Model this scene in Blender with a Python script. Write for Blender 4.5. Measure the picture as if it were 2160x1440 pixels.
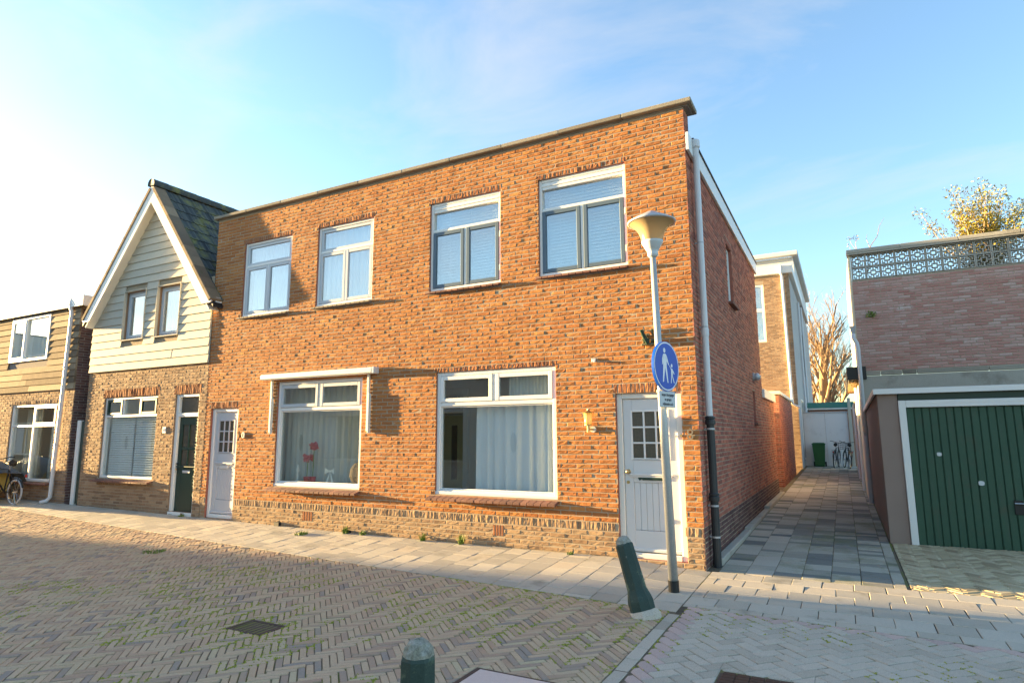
import bpy, math, random
import numpy as np
from mathutils import Matrix, Vector
R = math.radians
rng = random.Random(7)
for o in list(bpy.data.objects): bpy.data.objects.remove(o)
scene = bpy.context.scene
COL = scene.collection

# ------------------------------------------------------------------ camera
CAM = Vector((1.584, -8.005, 1.650))
YAW, PITCH, ROLL = R(27.849), R(8.695), R(-0.290)
fw = Vector((-math.sin(YAW)*math.cos(PITCH), math.cos(YAW)*math.cos(PITCH), math.sin(PITCH)))
ri = fw.cross(Vector((0, 0, 1))).normalized(); up = ri.cross(fw)
r2 = math.cos(ROLL)*ri + math.sin(ROLL)*up; u2 = -math.sin(ROLL)*ri + math.cos(ROLL)*up
cd = bpy.data.cameras.new('camera'); cam = bpy.data.objects.new('camera', cd); COL.objects.link(cam)
mw = Matrix((r2, u2, -fw)).transposed().to_4x4(); mw.translation = CAM; cam.matrix_world = mw
cd.sensor_width = 36; cd.lens = 36*1305.53/2160; cd.clip_start = 0.05; cd.clip_end = 5000
scene.camera = cam

# ------------------------------------------------------------------ sky and sun
SUN_AZ, SUN_EL = R(6.5), R(5.0)            # low sun raking along the street from the left
sun_dir = Vector((-math.cos(SUN_AZ)*math.cos(SUN_EL), -math.sin(SUN_AZ)*math.cos(SUN_EL), math.sin(SUN_EL)))
world = bpy.data.worlds.new('World'); scene.world = world; world.use_nodes = True
wt = world.node_tree; wt.nodes.clear()
def WN(t, **k):
    n = wt.nodes.new(t)
    for a, b in k.items(): setattr(n, a, b)
    return n
wo = WN('ShaderNodeOutputWorld'); bg = WN('ShaderNodeBackground'); bg.inputs[1].default_value = 0.092
sky = WN('ShaderNodeTexSky'); sky.sky_type = 'NISHITA'; sky.sun_disc = False
sky.sun_elevation = SUN_EL; sky.sun_rotation = math.atan2(sun_dir.x, sun_dir.y)
sky.air_density = 1.0; sky.dust_density = 0.6; sky.ozone_density = 2.3; sky.altitude = 0
tc = WN('ShaderNodeTexCoord')
# thin streaks of high cloud, the same all round the sky
mp = WN('ShaderNodeMapping'); mp.inputs['Rotation'].default_value = (0.35, 0.2, 0.6); mp.inputs['Scale'].default_value = (1.2, 2.6, 4.5)
n1 = WN('ShaderNodeTexNoise'); n1.inputs['Scale'].default_value = 1.7; n1.inputs['Detail'].default_value = 9; n1.inputs['Roughness'].default_value = 0.6; n1.inputs['Distortion'].default_value = 0.55
cr = WN('ShaderNodeValToRGB'); cr.color_ramp.elements[0].position = 0.46; cr.color_ramp.elements[1].position = 0.85
cr.color_ramp.elements[0].color = (0.04, 0.04, 0.04, 1); cr.color_ramp.elements[1].color = (0.6, 0.6, 0.6, 1)
mixc = WN('ShaderNodeMixRGB'); mixc.inputs[2].default_value = (1.25, 1.22, 1.22, 1)
W = wt.links.new
W(tc.outputs['Generated'], mp.inputs[0]); W(mp.outputs[0], n1.inputs['Vector']); W(n1.outputs[0], cr.inputs[0]); W(cr.outputs[0], mixc.inputs[0])
W(sky.outputs[0], mixc.inputs[1]); W(mixc.outputs[0], bg.inputs[0]); W(bg.outputs[0], wo.inputs[0])
sl = bpy.data.lights.new('sun', 'SUN'); sl.energy = 5.0; sl.angle = R(0.53); sl.color = (1.0, 0.69, 0.30)
so = bpy.data.objects.new('sun', sl); COL.objects.link(so)
so.rotation_euler = (-sun_dir).to_track_quat('-Z', 'Y').to_euler(); so.location = (-10, -5, 12)
scene.view_settings.view_transform = 'Standard'; scene.view_settings.look = 'None'
scene.view_settings.gamma = 1; scene.view_settings.use_curve_mapping = False
scene.view_settings.exposure = 3.1

# ------------------------------------------------------------------ materials
MATS = {}
def mat(name, cols, rough=0.8, noise=(8, 0.25), speck=None, bump=None, metal=0.0, stain=None, attr=True, spec=0.35, coat=0):
    """cols: list of colours along a ramp driven by the piece's own random value and a noise.
    noise=(scale, amount); speck=(scale, amount) brightness grain; bump=[(scale, strength, distance)]; stain=(scale, colour, threshold, amount)"""
    m = bpy.data.materials.new(name); m.use_nodes = True; MATS[name] = m
    nt = m.node_tree; nt.nodes.clear(); L = nt.links.new
    def N(t, **k):
        n = nt.nodes.new(t)
        for a, b in k.items(): setattr(n, a, b)
        return n
    out = N('ShaderNodeOutputMaterial'); bs = N('ShaderNodeBsdfPrincipled'); L(bs.outputs[0], out.inputs[0])
    bs.inputs['Roughness'].default_value = rough; bs.inputs['Metallic'].default_value = metal
    bs.inputs['Specular IOR Level'].default_value = spec
    if coat: bs.inputs['Coat Weight'].default_value = coat
    geo = N('ShaderNodeNewGeometry'); pos = geo.outputs['Position']
    nz = N('ShaderNodeTexNoise'); nz.inputs['Scale'].default_value = noise[0]; nz.inputs['Detail'].default_value = 6; nz.inputs['Roughness'].default_value = 0.62
    L(pos, nz.inputs['Vector'])
    rmp = N('ShaderNodeValToRGB'); e = rmp.color_ramp.elements
    n = len(cols)
    while len(e) < n: e.new(0.5)
    for i, c in enumerate(cols): e[i].position = i/max(1, n-1) if n > 1 else 0; e[i].color = (*c, 1)
    if n == 1: e[1].color = (*cols[0], 1) if len(e) > 1 else None
    ma = N('ShaderNodeMath', operation='MULTIPLY_ADD'); ma.inputs[1].default_value = noise[1]*2.2
    L(nz.outputs[0], ma.inputs[0])
    if attr:
        at = N('ShaderNodeAttribute', attribute_name='rnd'); sub = N('ShaderNodeMath', operation='SUBTRACT'); sub.inputs[1].default_value = noise[1]*1.1
        L(at.outputs['Fac'], sub.inputs[0]); L(sub.outputs[0], ma.inputs[2])
    else: ma.inputs[2].default_value = 0.5-noise[1]*1.1
    L(ma.outputs[0], rmp.inputs[0]); col = rmp.outputs[0]
    if speck:
        s = N('ShaderNodeTexNoise'); s.inputs['Scale'].default_value = speck[0]; s.inputs['Detail'].default_value = 4; s.inputs['Roughness'].default_value = 0.7; L(pos, s.inputs['Vector'])
        mr = N('ShaderNodeMapRange'); mr.inputs[1].default_value = 0.3; mr.inputs[2].default_value = 0.7; mr.inputs[3].default_value = 1-speck[1]; mr.inputs[4].default_value = 1+speck[1]; L(s.outputs[0], mr.inputs[0])
        mx = N('ShaderNodeMixRGB', blend_type='MULTIPLY'); mx.inputs[0].default_value = 1; L(col, mx.inputs[1]); L(mr.outputs[0], mx.inputs[2]); col = mx.outputs[0]
    for st in (stain or []):
        s = N('ShaderNodeTexNoise'); s.inputs['Scale'].default_value = 1 if isinstance(st[0], tuple) else st[0]; s.inputs['Detail'].default_value = 8; s.inputs['Roughness'].default_value = 0.68
        vm = N('ShaderNodeVectorMath', operation='MULTIPLY'); vm.inputs[1].default_value = st[0] if isinstance(st[0], tuple) else (1,1,1); L(pos, vm.inputs[0]); L(vm.outputs[0], s.inputs['Vector'])
        mr = N('ShaderNodeMapRange'); mr.inputs[1].default_value = st[2]; mr.inputs[2].default_value = st[2]+0.12; mr.inputs[3].default_value = 0; mr.inputs[4].default_value = st[3]; L(s.outputs[0], mr.inputs[0])
        mx = N('ShaderNodeMixRGB'); L(mr.outputs[0], mx.inputs[0]); L(col, mx.inputs[1]); mx.inputs[2].default_value = (*st[1], 1); col = mx.outputs[0]
    L(col, bs.inputs['Base Color'])
    prev = None
    for sc, stg, dist in (bump or []):
        b = N('ShaderNodeBump'); b.inputs['Strength'].default_value = stg; b.inputs['Distance'].default_value = dist
        s = N('ShaderNodeTexNoise'); s.inputs['Scale'].default_value = sc; s.inputs['Detail'].default_value = 5; s.inputs['Roughness'].default_value = 0.65; L(pos, s.inputs['Vector']); L(s.outputs[0], b.inputs['Height'])
        if prev: L(prev.outputs[0], b.inputs['Normal'])
        prev = b
    if prev: L(prev.outputs[0], bs.inputs['Normal'])
    return m
BB = [(55, 0.38, 0.006), (160, 0.4, 0.002)]
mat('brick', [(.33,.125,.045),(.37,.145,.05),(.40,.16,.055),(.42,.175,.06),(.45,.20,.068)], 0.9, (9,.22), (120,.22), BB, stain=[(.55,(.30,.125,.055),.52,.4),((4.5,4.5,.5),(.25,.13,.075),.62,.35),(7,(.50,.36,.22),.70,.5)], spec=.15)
mat('brick_soldier', [(.25,.10,.05),(.30,.125,.058),(.35,.15,.066)], 0.9, (9,.2), (120,.2), BB, spec=.15)
mat('brick_plinth', [(.26,.165,.10),(.32,.21,.125),(.36,.245,.15),(.30,.19,.115)], 0.92, (6,.2), (90,.16), [(45,.3,.004),(160,.3,.002)], stain=[(3,(.20,.18,.13),.6,.5)], spec=.12)
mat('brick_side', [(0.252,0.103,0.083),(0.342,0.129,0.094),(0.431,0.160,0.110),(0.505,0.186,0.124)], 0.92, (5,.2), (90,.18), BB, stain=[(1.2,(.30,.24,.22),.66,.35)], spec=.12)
mat('brick_side_plinth', [(.10,.062,.06),(.15,.085,.08),(.20,.115,.10)], 0.92, (5,.2), (90,.15), BB, stain=[(1.6,(.36,.33,.34),.66,.5)], spec=.12)
mat('brick_tan', [(.22,.14,.09),(.29,.185,.115),(.34,.225,.14),(.39,.27,.17)], 0.92, (7,.2), (90,.2), BB, spec=.12)
mat('brick_pink', [(.44,.215,.18),(.49,.265,.22),(.52,.31,.265),(.56,.39,.345)], 0.92, (2.0,.3), (60,.15), [(60,.3,.004)], stain=[(1.0,(.36,.25,.22),.60,.4),(1.6,(.68,.63,.61),.60,.8)], spec=.12)
mat('brick_alley', [(.30,.15,.11),(.38,.21,.15),(.44,.27,.2)], 0.92, (6,.2), (60,.15), [(60,.3,.004)], spec=.12)
mat('mortar', [(.33,.265,.19),(.43,.35,.255)], 0.95, (14,.4), (150,.15), [(120,.4,.002)], attr=False, spec=.1)
mat('mortar_dark', [(.24,.21,.19),(.34,.30,.27)], 0.95, (14,.4), (150,.15), [(120,.4,.002)], attr=False, spec=.1)
mat('white_paint', [(.74,.73,.70),(.80,.79,.77)], 0.42, (6,.3), None, [(40,.08,.002)], attr=False)
mat('cream_paint', [(.72,.69,.62),(.78,.75,.68)], 0.45, (5,.3), None, [(40,.08,.002)], attr=False, stain=[(9,(.50,.40,.28),.74,.6)])
mat('door_grey', [(.50,.51,.54),(.55,.56,.59)], 0.45, (5,.3), None, [(30,.06,.002)], attr=False)
mat('door_white', [(.62,.61,.60),(.67,.66,.65)], 0.45, (5,.3), None, [(30,.06,.002)], attr=False)
mat('frame_grey', [(.46,.49,.53),(.52,.55,.58)], 0.4, (5,.3), None, None, attr=False)
mat('frame_blue', [(.085,.125,.165),(.11,.155,.20)], 0.4, (5,.3), None, None, attr=False)
mat('green_paint', [(.012,.035,.028),(.02,.05,.04)], 0.35, (5,.3), None, [(30,.08,.002)], attr=False)
mat('garage_green', [(.026,.072,.046),(.042,.10,.064)], 0.5, (4,.4), (200,.15), [(60,.1,.002)], attr=False, stain=[(3,(.06,.075,.05),.56,.6),((9,9,.8),(.07,.09,.065),.58,.6)])
mat('black_paint', [(.015,.016,.018),(.025,.026,.028)], 0.4, (5,.3), None, None, attr=False)
mat('concrete', [(.22,.195,.155),(.31,.28,.225),(.38,.345,.28)], 0.95, (5,.3), (130,.28), [(80,.5,.005)], stain=[(2,(.16,.16,.10),.58,.6)], spec=.1)
mat('concrete_grey', [(.36,.34,.29),(.46,.43,.37)], 0.95, (3,.35), (90,.15), [(50,.3,.004)], stain=[(1.3,(.22,.20,.16),.55,.6)], spec=.1)
mat('pebbledash', [(0.260,0.195,0.163),(0.364,0.273,0.234)], 0.95, (2,.3), (170,.4), [(140,.8,.006)], attr=False, spec=.1)
mat('render_grey', [(0.444,0.426,0.408),(0.528,0.510,0.486)], 0.95, (.6,.4), (90,.12), [(60,.4,.004)], attr=False, stain=[(.7,(.30,.29,.28),.55,.5)], spec=.1)
mat('render_cream', [(.62,.54,.38),(.70,.62,.46)], 0.9, (2,.4), None, [(40,.2,.003)], attr=False, stain=[(3,(.45,.30,.12),.66,.7)], spec=.1)
mat('gate_white', [(0.660,0.643,0.649),(0.748,0.732,0.732)], 0.8, (.9,.4), (30,.04), None, attr=False, stain=[(1.3,(.52,.48,.48),.55,.5)])
mat('teal_paint', [(.05,.20,.175),(.065,.24,.21)], 0.5, (5,.3), None, None, attr=False)
mat('zinc', [(.42,.44,.47),(.50,.52,.55)], 0.45, (5,.3), None, None, attr=False, metal=.3)
mat('pipe_white', [(.60,.61,.64),(.68,.69,.71)], 0.45, (3,.4), None, None, attr=False)
mat('pipe_black', [(.02,.024,.028),(.045,.05,.055)], 0.4, (9,.4), None, [(60,.2,.002)], attr=False, stain=[(7,(.16,.15,.13),.66,.5)])
mat('galvanised', [(.40,.41,.40),(.55,.55,.53)], 0.5, (6,.45), (60,.12), [(60,.1,.002)], attr=False, metal=.35, stain=[(5,(.30,.25,.16),.66,.4)])
mat('dark_metal', [(.03,.03,.032),(.06,.06,.06)], 0.5, (20,.4), None, None, attr=False, metal=.5)
mat('rust', [(.06,.035,.025),(.12,.06,.04)], 0.85, (20,.4), None, [(80,.4,.003)], attr=False, metal=.2)
mat('steel', [(.55,.56,.58),(.65,.66,.68)], 0.5, (20,.4), (200,.15), [(160,.3,.002)], attr=False, metal=.6)
mat('brass', [(.42,.30,.12),(.55,.42,.20)], 0.35, (20,.4), None, None, attr=False, metal=.8)
mat('chrome', [(.6,.6,.6)], 0.25, (5,.1), None, None, attr=False, metal=1)
mat('siding', [(.46,.43,.36),(.51,.48,.40),(.56,.53,.45)], 0.75, (3,.2), (40,.07), [(25,.15,.003)], spec=.2)
mat('old_wood', [(0.149,0.109,0.075),(0.230,0.172,0.115),(0.333,0.253,0.167),(0.414,0.322,0.213)], 0.9, (5,.3), (60,.2), [(40,.5,.004)], spec=.12)
mat('roof_tile', [(.035,.04,.042),(.055,.062,.062),(.085,.09,.08)], 0.75, (10,.3), (80,.25), [(50,.3,.004)], stain=[(2.6,(.19,.18,.05),.50,.8)], spec=.3)
mat('verge_tile', [(.17,.12,.08),(.24,.17,.11),(.30,.22,.14)], 0.9, (8,.3), (80,.2), [(50,.3,.004)], stain=[(5,(.10,.09,.03),.58,.6)])
mat('sill_tile', [(.14,.07,.055),(.20,.095,.07),(.27,.13,.09)], 0.8, (14,.3), (120,.2), [(90,.3,.003)])
mat('sill_grey', [(.26,.22,.16),(.34,.29,.22)], 0.9, (14,.3), (120,.2), [(90,.3,.003)])
mat('klinker', [(.29,.25,.215),(.41,.28,.195),(.47,.335,.225),(.49,.36,.245),(.50,.375,.255),(.49,.36,.24),(.46,.315,.215),(.49,.40,.26)], 0.93, (5,.10), (110,.16), [(70,.35,.003)], stain=[(.45,(.44,.355,.22),.50,.4),(1.3,(.34,.31,.15),.60,.35),(2.5,(.20,.17,.14),.66,.4)], spec=.12)
mat('grey_paver', [(.37,.32,.255),(.44,.385,.31),(.49,.43,.35),(.43,.375,.305)], 0.93, (4,.12), (170,.28), [(120,.4,.003)], stain=[(1.4,(.27,.26,.19),.62,.4)], spec=.12)
mat('pink_paver', [(0.440,0.330,0.292),(0.506,0.380,0.330)], 0.93, (4,.2), (170,.22), [(120,.4,.003)], spec=.12)
mat('pave_tile', [(.36,.325,.265),(.43,.39,.32),(.48,.44,.365),(.45,.395,.32)], 0.93, (2.2,.22), (150,.16), [(110,.35,.003)], stain=[(1.7,(.20,.185,.14),.57,.6)], spec=.12)
mat('alley_tile', [(.17,.17,.16),(.22,.215,.19),(.32,.30,.245),(.40,.37,.30),(.44,.41,.335)], 0.93, (3,.12), (150,.2), [(110,.35,.003)], stain=[(1.1,(.17,.18,.09),.50,.6),(5,(.13,.15,.05),.60,.6)], spec=.15)
mat('beige_paver', [(.32,.26,.165),(.42,.345,.22),(.48,.40,.26),(.54,.46,.31)], 0.93, (5,.15), (120,.15), [(90,.3,.003)], stain=[(1.8,(.17,.20,.07),.66,.4)], spec=.12)
mat('joint_bed', [(0.091,0.078,0.058),(0.169,0.137,0.098),(0.234,0.195,0.130)], 0.97, (30,.4), (200,.3), [(150,.6,.006)], attr=False, stain=[(1.6,(.17,.20,.045),.50,.85),(6,(.23,.27,.05),.60,.8)], spec=.05)
mat('joint_bed_clean', [(.07,.06,.05),(.14,.12,.09)], 0.97, (30,.4), (200,.3), [(150,.6,.006)], attr=False, stain=[(3,(.10,.12,.04),.62,.7)], spec=.05)
mat('earth', [(.16,.14,.11),(.24,.21,.17)], 0.97, (2,.4), (60,.2), None, attr=False)
mat('iron', [(.075,.05,.04),(.12,.08,.062)], 0.8, (20,.4), (200,.2), [(120,.4,.003)], attr=False, metal=.2)
mat('bollard_green', [(.018,.036,.030),(.032,.056,.046),(.06,.085,.066)], 0.65, (6,.5), (130,.25), [(60,.35,.005)], attr=False, stain=[(6,(.22,.27,.16),.56,.75),(13,(.42,.44,.40),.66,.8)])
mat('bollard_top', [(.12,.11,.06),(.28,.27,.22),(.42,.42,.40)], 0.9, (22,.6), (90,.3), [(60,.6,.008)], attr=False, stain=[(12,(.05,.05,.045),.58,.8)])
mat('bollard_foot', [(.42,.34,.25),(.55,.50,.44)], 0.95, (12,.5), (100,.25), [(60,.6,.006)], attr=False)
mat('sign_blue', [(.004,.075,.46)], 0.35, (5,.05), None, None, attr=False)
mat('sign_white', [(.78,.79,.82)], 0.4, (5,.05), None, None, attr=False)
mat('sign_grey', [(.52,.55,.56),(.58,.60,.61)], 0.45, (9,.3), None, None, attr=False)
mat('ink', [(.05,.055,.07)], 0.7, (5,.05), None, None, attr=False)
mat('room_wall', [(.62,.60,.55),(.66,.64,.6)], 0.9, (2,.3), None, None, attr=False)
mat('room_floor', [(.30,.22,.15),(.36,.27,.18)], 0.5, (2,.3), None, None, attr=False)
mat('room_door', [(.58,.50,.26),(.62,.54,.30)], 0.5, (2,.3), None, None, attr=False)
mat('curtain', [(.66,.69,.74),(.74,.76,.80)], 0.9, (4,.3), None, None, attr=False)
mat('sheer', [(.44,.44,.41),(.52,.52,.49)], 0.9, (4,.3), None, None, attr=False)
mat('blind', [(.70,.71,.72),(.76,.77,.78)], 0.6, (4,.3), None, None, attr=False)
mat('red_petal', [(.45,.03,.035),(.60,.06,.06)], 0.6, (20,.3), None, None, attr=False)
mat('white_cloth', [(.78,.77,.72)], 0.8, (20,.1), None, None, attr=False)
mat('wicker', [(.25,.16,.09),(.38,.26,.15)], 0.8, (60,.5), None, None, attr=False)
mat('dark_glass', [(.035,.028,.02),(.11,.09,.06)], 0.25, (75,.7), None, [(90,.7,.004)], attr=False, spec=.6)
mat('leaf', [(.16,.16,.025),(.27,.24,.035),(.38,.31,.05),(.44,.35,.07)], 0.6, (3,.1), None, None, spec=.3)
mat('weed', [(.09,.15,.02),(.15,.22,.03),(.24,.28,.05)], 0.6, (3,.1), None, None, spec=.3)
mat('moss', [(.22,.24,.04),(.32,.33,.06),(.38,.36,.08)], 0.95, (30,.4), (90,.3), None, spec=.05)
mat('bark', [(.20,.135,.08),(.30,.215,.13)], 0.9, (12,.4), (50,.2), [(30,.4,.01)], attr=False)
mat('twig', [(.24,.16,.10),(.33,.23,.14)], 0.9, (12,.4), None, None, attr=False)
mat('bin_green', [(.02,.10,.035),(.03,.13,.045)], 0.5, (6,.3), None, None, attr=False)
mat('rubber', [(.02,.02,.02),(.035,.035,.035)], 0.8, (20,.3), None, None, attr=False)
mat('tyre_grey', [(.42,.43,.45)], 0.7, (20,.1), None, None, attr=False)
mat('tarp', [(.06,.075,.095),(.10,.12,.15)], 0.35, (9,.4), None, [(14,.5,.03)], attr=False)
mat('red_plastic', [(.45,.04,.02)], 0.4, (20,.1), None, None, attr=False)
mat('yellow_paint', [(.62,.45,.13)], 0.5, (20,.1), None, None, attr=False)
mat('ceramic_blue', [(.10,.14,.42)], 0.3, (20,.1), None, None, attr=False)
mat('ceramic_white', [(.72,.72,.68)], 0.3, (20,.1), None, None, attr=False)
mat('bronze', [(.05,.08,.06),(.16,.15,.09),(.30,.24,.12)], 0.6, (50,.6), None, [(60,.6,.006)], attr=False, metal=.3)
mat('house_white', [(.66,.65,.62),(.72,.71,.68)], 0.8, (1,.3), None, None, attr=False)

def glass(name, ior=1.65, tint=(.93,.96,.95), rough=0.0):
    m = bpy.data.materials.new(name); m.use_nodes = True; MATS[name] = m; nt = m.node_tree; nt.nodes.clear()
    o = nt.nodes.new('ShaderNodeOutputMaterial'); t = nt.nodes.new('ShaderNodeBsdfTransparent'); g = nt.nodes.new('ShaderNodeBsdfGlossy')
    f = nt.nodes.new('ShaderNodeFresnel'); f.inputs[0].default_value = ior; x = nt.nodes.new('ShaderNodeMixShader')
    t.inputs[0].default_value = (*tint, 1); g.inputs['Roughness'].default_value = rough; g.inputs[0].default_value = (1, 1, 1, 1)
    # old float glass: a faint long-wave ripple
    b = nt.nodes.new('ShaderNodeBump'); b.inputs['Strength'].default_value = .03; b.inputs['Distance'].default_value = .01
    n = nt.nodes.new('ShaderNodeTexNoise'); n.inputs['Scale'].default_value = 1.6; n.inputs['Detail'].default_value = 1
    ge = nt.nodes.new('ShaderNodeNewGeometry'); nt.links.new(ge.outputs['Position'], n.inputs['Vector']); nt.links.new(n.outputs[0], b.inputs['Height']); nt.links.new(b.outputs[0], g.inputs['Normal'])
    mr = nt.nodes.new('ShaderNodeMapRange'); mr.inputs[3].default_value = ior; mr.inputs[4].default_value = 1/ior; nt.links.new(ge.outputs['Backfacing'], mr.inputs[0]); nt.links.new(mr.outputs[0], f.inputs[0])
    nt.links.new(f.outputs[0], x.inputs[0]); nt.links.new(t.outputs[0], x.inputs[1]); nt.links.new(g.outputs[0], x.inputs[2]); nt.links.new(x.outputs[0], o.inputs[0])
glass('glass', 1.7); glass('glass_up', 3.0)
def translucent(name, c, fac=.5):
    m = bpy.data.materials.new(name); m.use_nodes = True; MATS[name] = m; nt = m.node_tree; nt.nodes.clear()
    o = nt.nodes.new('ShaderNodeOutputMaterial'); d = nt.nodes.new('ShaderNodeBsdfPrincipled'); t = nt.nodes.new('ShaderNodeBsdfTranslucent'); x = nt.nodes.new('ShaderNodeMixShader')
    d.inputs['Base Color'].default_value = (*c, 1); d.inputs['Roughness'].default_value = .25; t.inputs[0].default_value = (*c, 1); x.inputs[0].default_value = fac
    nt.links.new(d.outputs[0], x.inputs[1]); nt.links.new(t.outputs[0], x.inputs[2]); nt.links.new(x.outputs[0], o.inputs[0])
translucent('lamp_shade', (.52, .41, .24), .45); translucent('amber_glass', (.75, .60, .28), .5)

# ------------------------------------------------------------------ mesh helpers
class MB:
    def __init__(s): s.v = []; s.f = []; s.r = []; s.m = []
    def add(s, vs, fs, r=.5, m=0):
        b = len(s.v); s.v.extend(vs)
        for f in fs: s.f.append(tuple(i+b for i in f)); s.r.append(r); s.m.append(m)
        return s
    def faces(s, fs, r=.5, m=0):
        for f in fs: s.f.append(f); s.r.append(r); s.m.append(m)
    def box(s, x0, y0, z0, x1, y1, z1, r=.5, m=0):
        return s.add([(x0,y0,z0),(x1,y0,z0),(x1,y1,z0),(x0,y1,z0),(x0,y0,z1),(x1,y0,z1),(x1,y1,z1),(x0,y1,z1)],
              [(0,3,2,1),(4,5,6,7),(0,1,5,4),(1,2,6,5),(2,3,7,6),(3,0,4,7)], r, m)
    def bbox(s, x0, y0, z0, x1, y1, z1, b=.006, r=.5, m=0):
        """box with chamfered edges"""
        if x0 > x1: x0, x1 = x1, x0
        if y0 > y1: y0, y1 = y1, y0
        if z0 > z1: z0, z1 = z1, z0
        b = min(b, (x1-x0)*.45, (y1-y0)*.45, (z1-z0)*.45)
        vs = []; X = (x0,x1); Y = (y0,y1); Z = (z0,z1); sg = (1,-1)
        for i in (0,1):
            for j in (0,1):
                for k in (0,1):
                    vs += [(X[i], Y[j]+sg[j]*b, Z[k]+sg[k]*b), (X[i]+sg[i]*b, Y[j], Z[k]+sg[k]*b), (X[i]+sg[i]*b, Y[j]+sg[j]*b, Z[k])]
        I = lambda i,j,k,a: (i*4+j*2+k)*3+a
        fs = []
        for i in (0,1):
            fs.append((I(i,0,0,0),I(i,1,0,0),I(i,1,1,0),I(i,0,1,0))); fs.append((I(0,i,0,1),I(1,i,0,1),I(1,i,1,1),I(0,i,1,1))); fs.append((I(0,0,i,2),I(1,0,i,2),I(1,1,i,2),I(0,1,i,2)))
        for a in (0,1):
            for c in (0,1):
                fs.append((I(a,c,0,0),I(a,c,1,0),I(a,c,1,1),I(a,c,0,1))); fs.append((I(a,0,c,0),I(a,1,c,0),I(a,1,c,2),I(a,0,c,2))); fs.append((I(0,a,c,1),I(1,a,c,1),I(1,a,c,2),I(0,a,c,2)))
        for i in (0,1):
            for j in (0,1):
                for k in (0,1): fs.append((I(i,j,k,0),I(i,j,k,1),I(i,j,k,2)))
        return s.add(vs, fs, r, m)
    def tube(s, pts, rad, n=8, r=.5, m=0, cap=True):
        pts = [Vector(p) for p in pts]; k = len(pts)
        rad = rad if isinstance(rad, (list, tuple)) else [rad]*k
        vs = []; prev = None
        for i, p in enumerate(pts):
            t = (pts[min(i+1,k-1)]-pts[max(i-1,0)]).normalized()
            if prev is None:
                a = Vector((0,0,1)) if abs(t.z) < .9 else Vector((1,0,0)); e = t.cross(a).normalized()
            else: e = (prev-t*prev.dot(t)).normalized()
            prev = e; g = t.cross(e)
            for j in range(n):
                q = 2*math.pi*j/n; vs.append(tuple(p+(e*math.cos(q)+g*math.sin(q))*rad[i]))
        fs = [(i*n+j, i*n+(j+1)%n, (i+1)*n+(j+1)%n, (i+1)*n+j) for i in range(k-1) for j in range(n)]
        if cap: fs += [tuple(range(n-1,-1,-1)), tuple((k-1)*n+j for j in range(n))]
        return s.add(vs, fs, r, m)
    def lathe(s, prof, c=(0,0,0), n=20, r=.5, m=0, rot=0):
        vs = []
        for (a, z) in prof:
            for j in range(n):
                q = 2*math.pi*j/n+rot; vs.append((c[0]+a*math.cos(q), c[1]+a*math.sin(q), c[2]+z))
        k = len(prof)
        fs = [(i*n+j, i*n+(j+1)%n, (i+1)*n+(j+1)%n, (i+1)*n+j) for i in range(k-1) for j in range(n)]
        fs += [tuple(range(n-1,-1,-1)), tuple((k-1)*n+j for j in range(n))]
        return s.add(vs, fs, r, m)
    def prism(s, poly, d, r=.5, m=0, map=None):
        """poly in (a,b); extruded by d=(c0,c1); map(a,b,c)->xyz"""
        map = map or (lambda a,b,c: (a,c,b)); n = len(poly)
        vs = [map(a,b,d[0]) for a,b in poly]+[map(a,b,d[1]) for a,b in poly]
        fs = [tuple(range(n)), tuple(range(2*n-1,n-1,-1))]+[(i,i+n,(i+1)%n+n,(i+1)%n) for i in range(n)]
        return s.add(vs, fs, r, m)
    def mesh(s, name, mats, smooth=False):
        me = bpy.data.meshes.new(name); me.from_pydata(s.v, [], s.f)
        for m in ([mats] if isinstance(mats, str) else mats): me.materials.append(MATS[m])
        if len(me.polygons) == len(s.r):
            a = me.attributes.new('rnd', 'FLOAT', 'FACE'); a.data.foreach_set('value', s.r)
            me.polygons.foreach_set('material_index', s.m)
        if smooth: me.polygons.foreach_set('use_smooth', [True]*len(me.polygons))
        me.update(); return me
    def build(s, name, mats, parent=None, smooth=False, fix=True):
        me = s.mesh(name, mats, smooth)
        if fix:
            import bmesh
            bm = bmesh.new(); bm.from_mesh(me); bmesh.ops.recalc_face_normals(bm, faces=bm.faces); bm.to_mesh(me); bm.free()
        return link(name, me, parent)
WM = {}
def link(name, me, parent=None, matrix=None):
    # parts are written in world metres; the parent's own place is taken out again
    o = bpy.data.objects.new(name, me); COL.objects.link(o)
    if parent is not None:
        o.parent = parent; o.matrix_parent_inverse = WM.get(parent.as_pointer(), Matrix()).inverted()
    if matrix is not None: o.matrix_basis = matrix
    WM[o.as_pointer()] = matrix or Matrix()
    return o
def tag(o, label=None, cat=None, group=None, kind=None):
    if label: o['label'] = label
    if cat: o['category'] = cat
    if group: o['group'] = group
    if kind: o['kind'] = kind
    return o
def thing(name, label, cat, loc=(0,0,0), group=None):
    o = bpy.data.objects.new(name, None); COL.objects.link(o); o.empty_display_size = .2
    o.location = loc; WM[o.as_pointer()] = Matrix.Translation(Vector(loc))
    return tag(o, label, cat, group)
def px_scale(p):
    return 1.0/max(.5, (Vector(p)-CAM).dot(fw))

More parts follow.
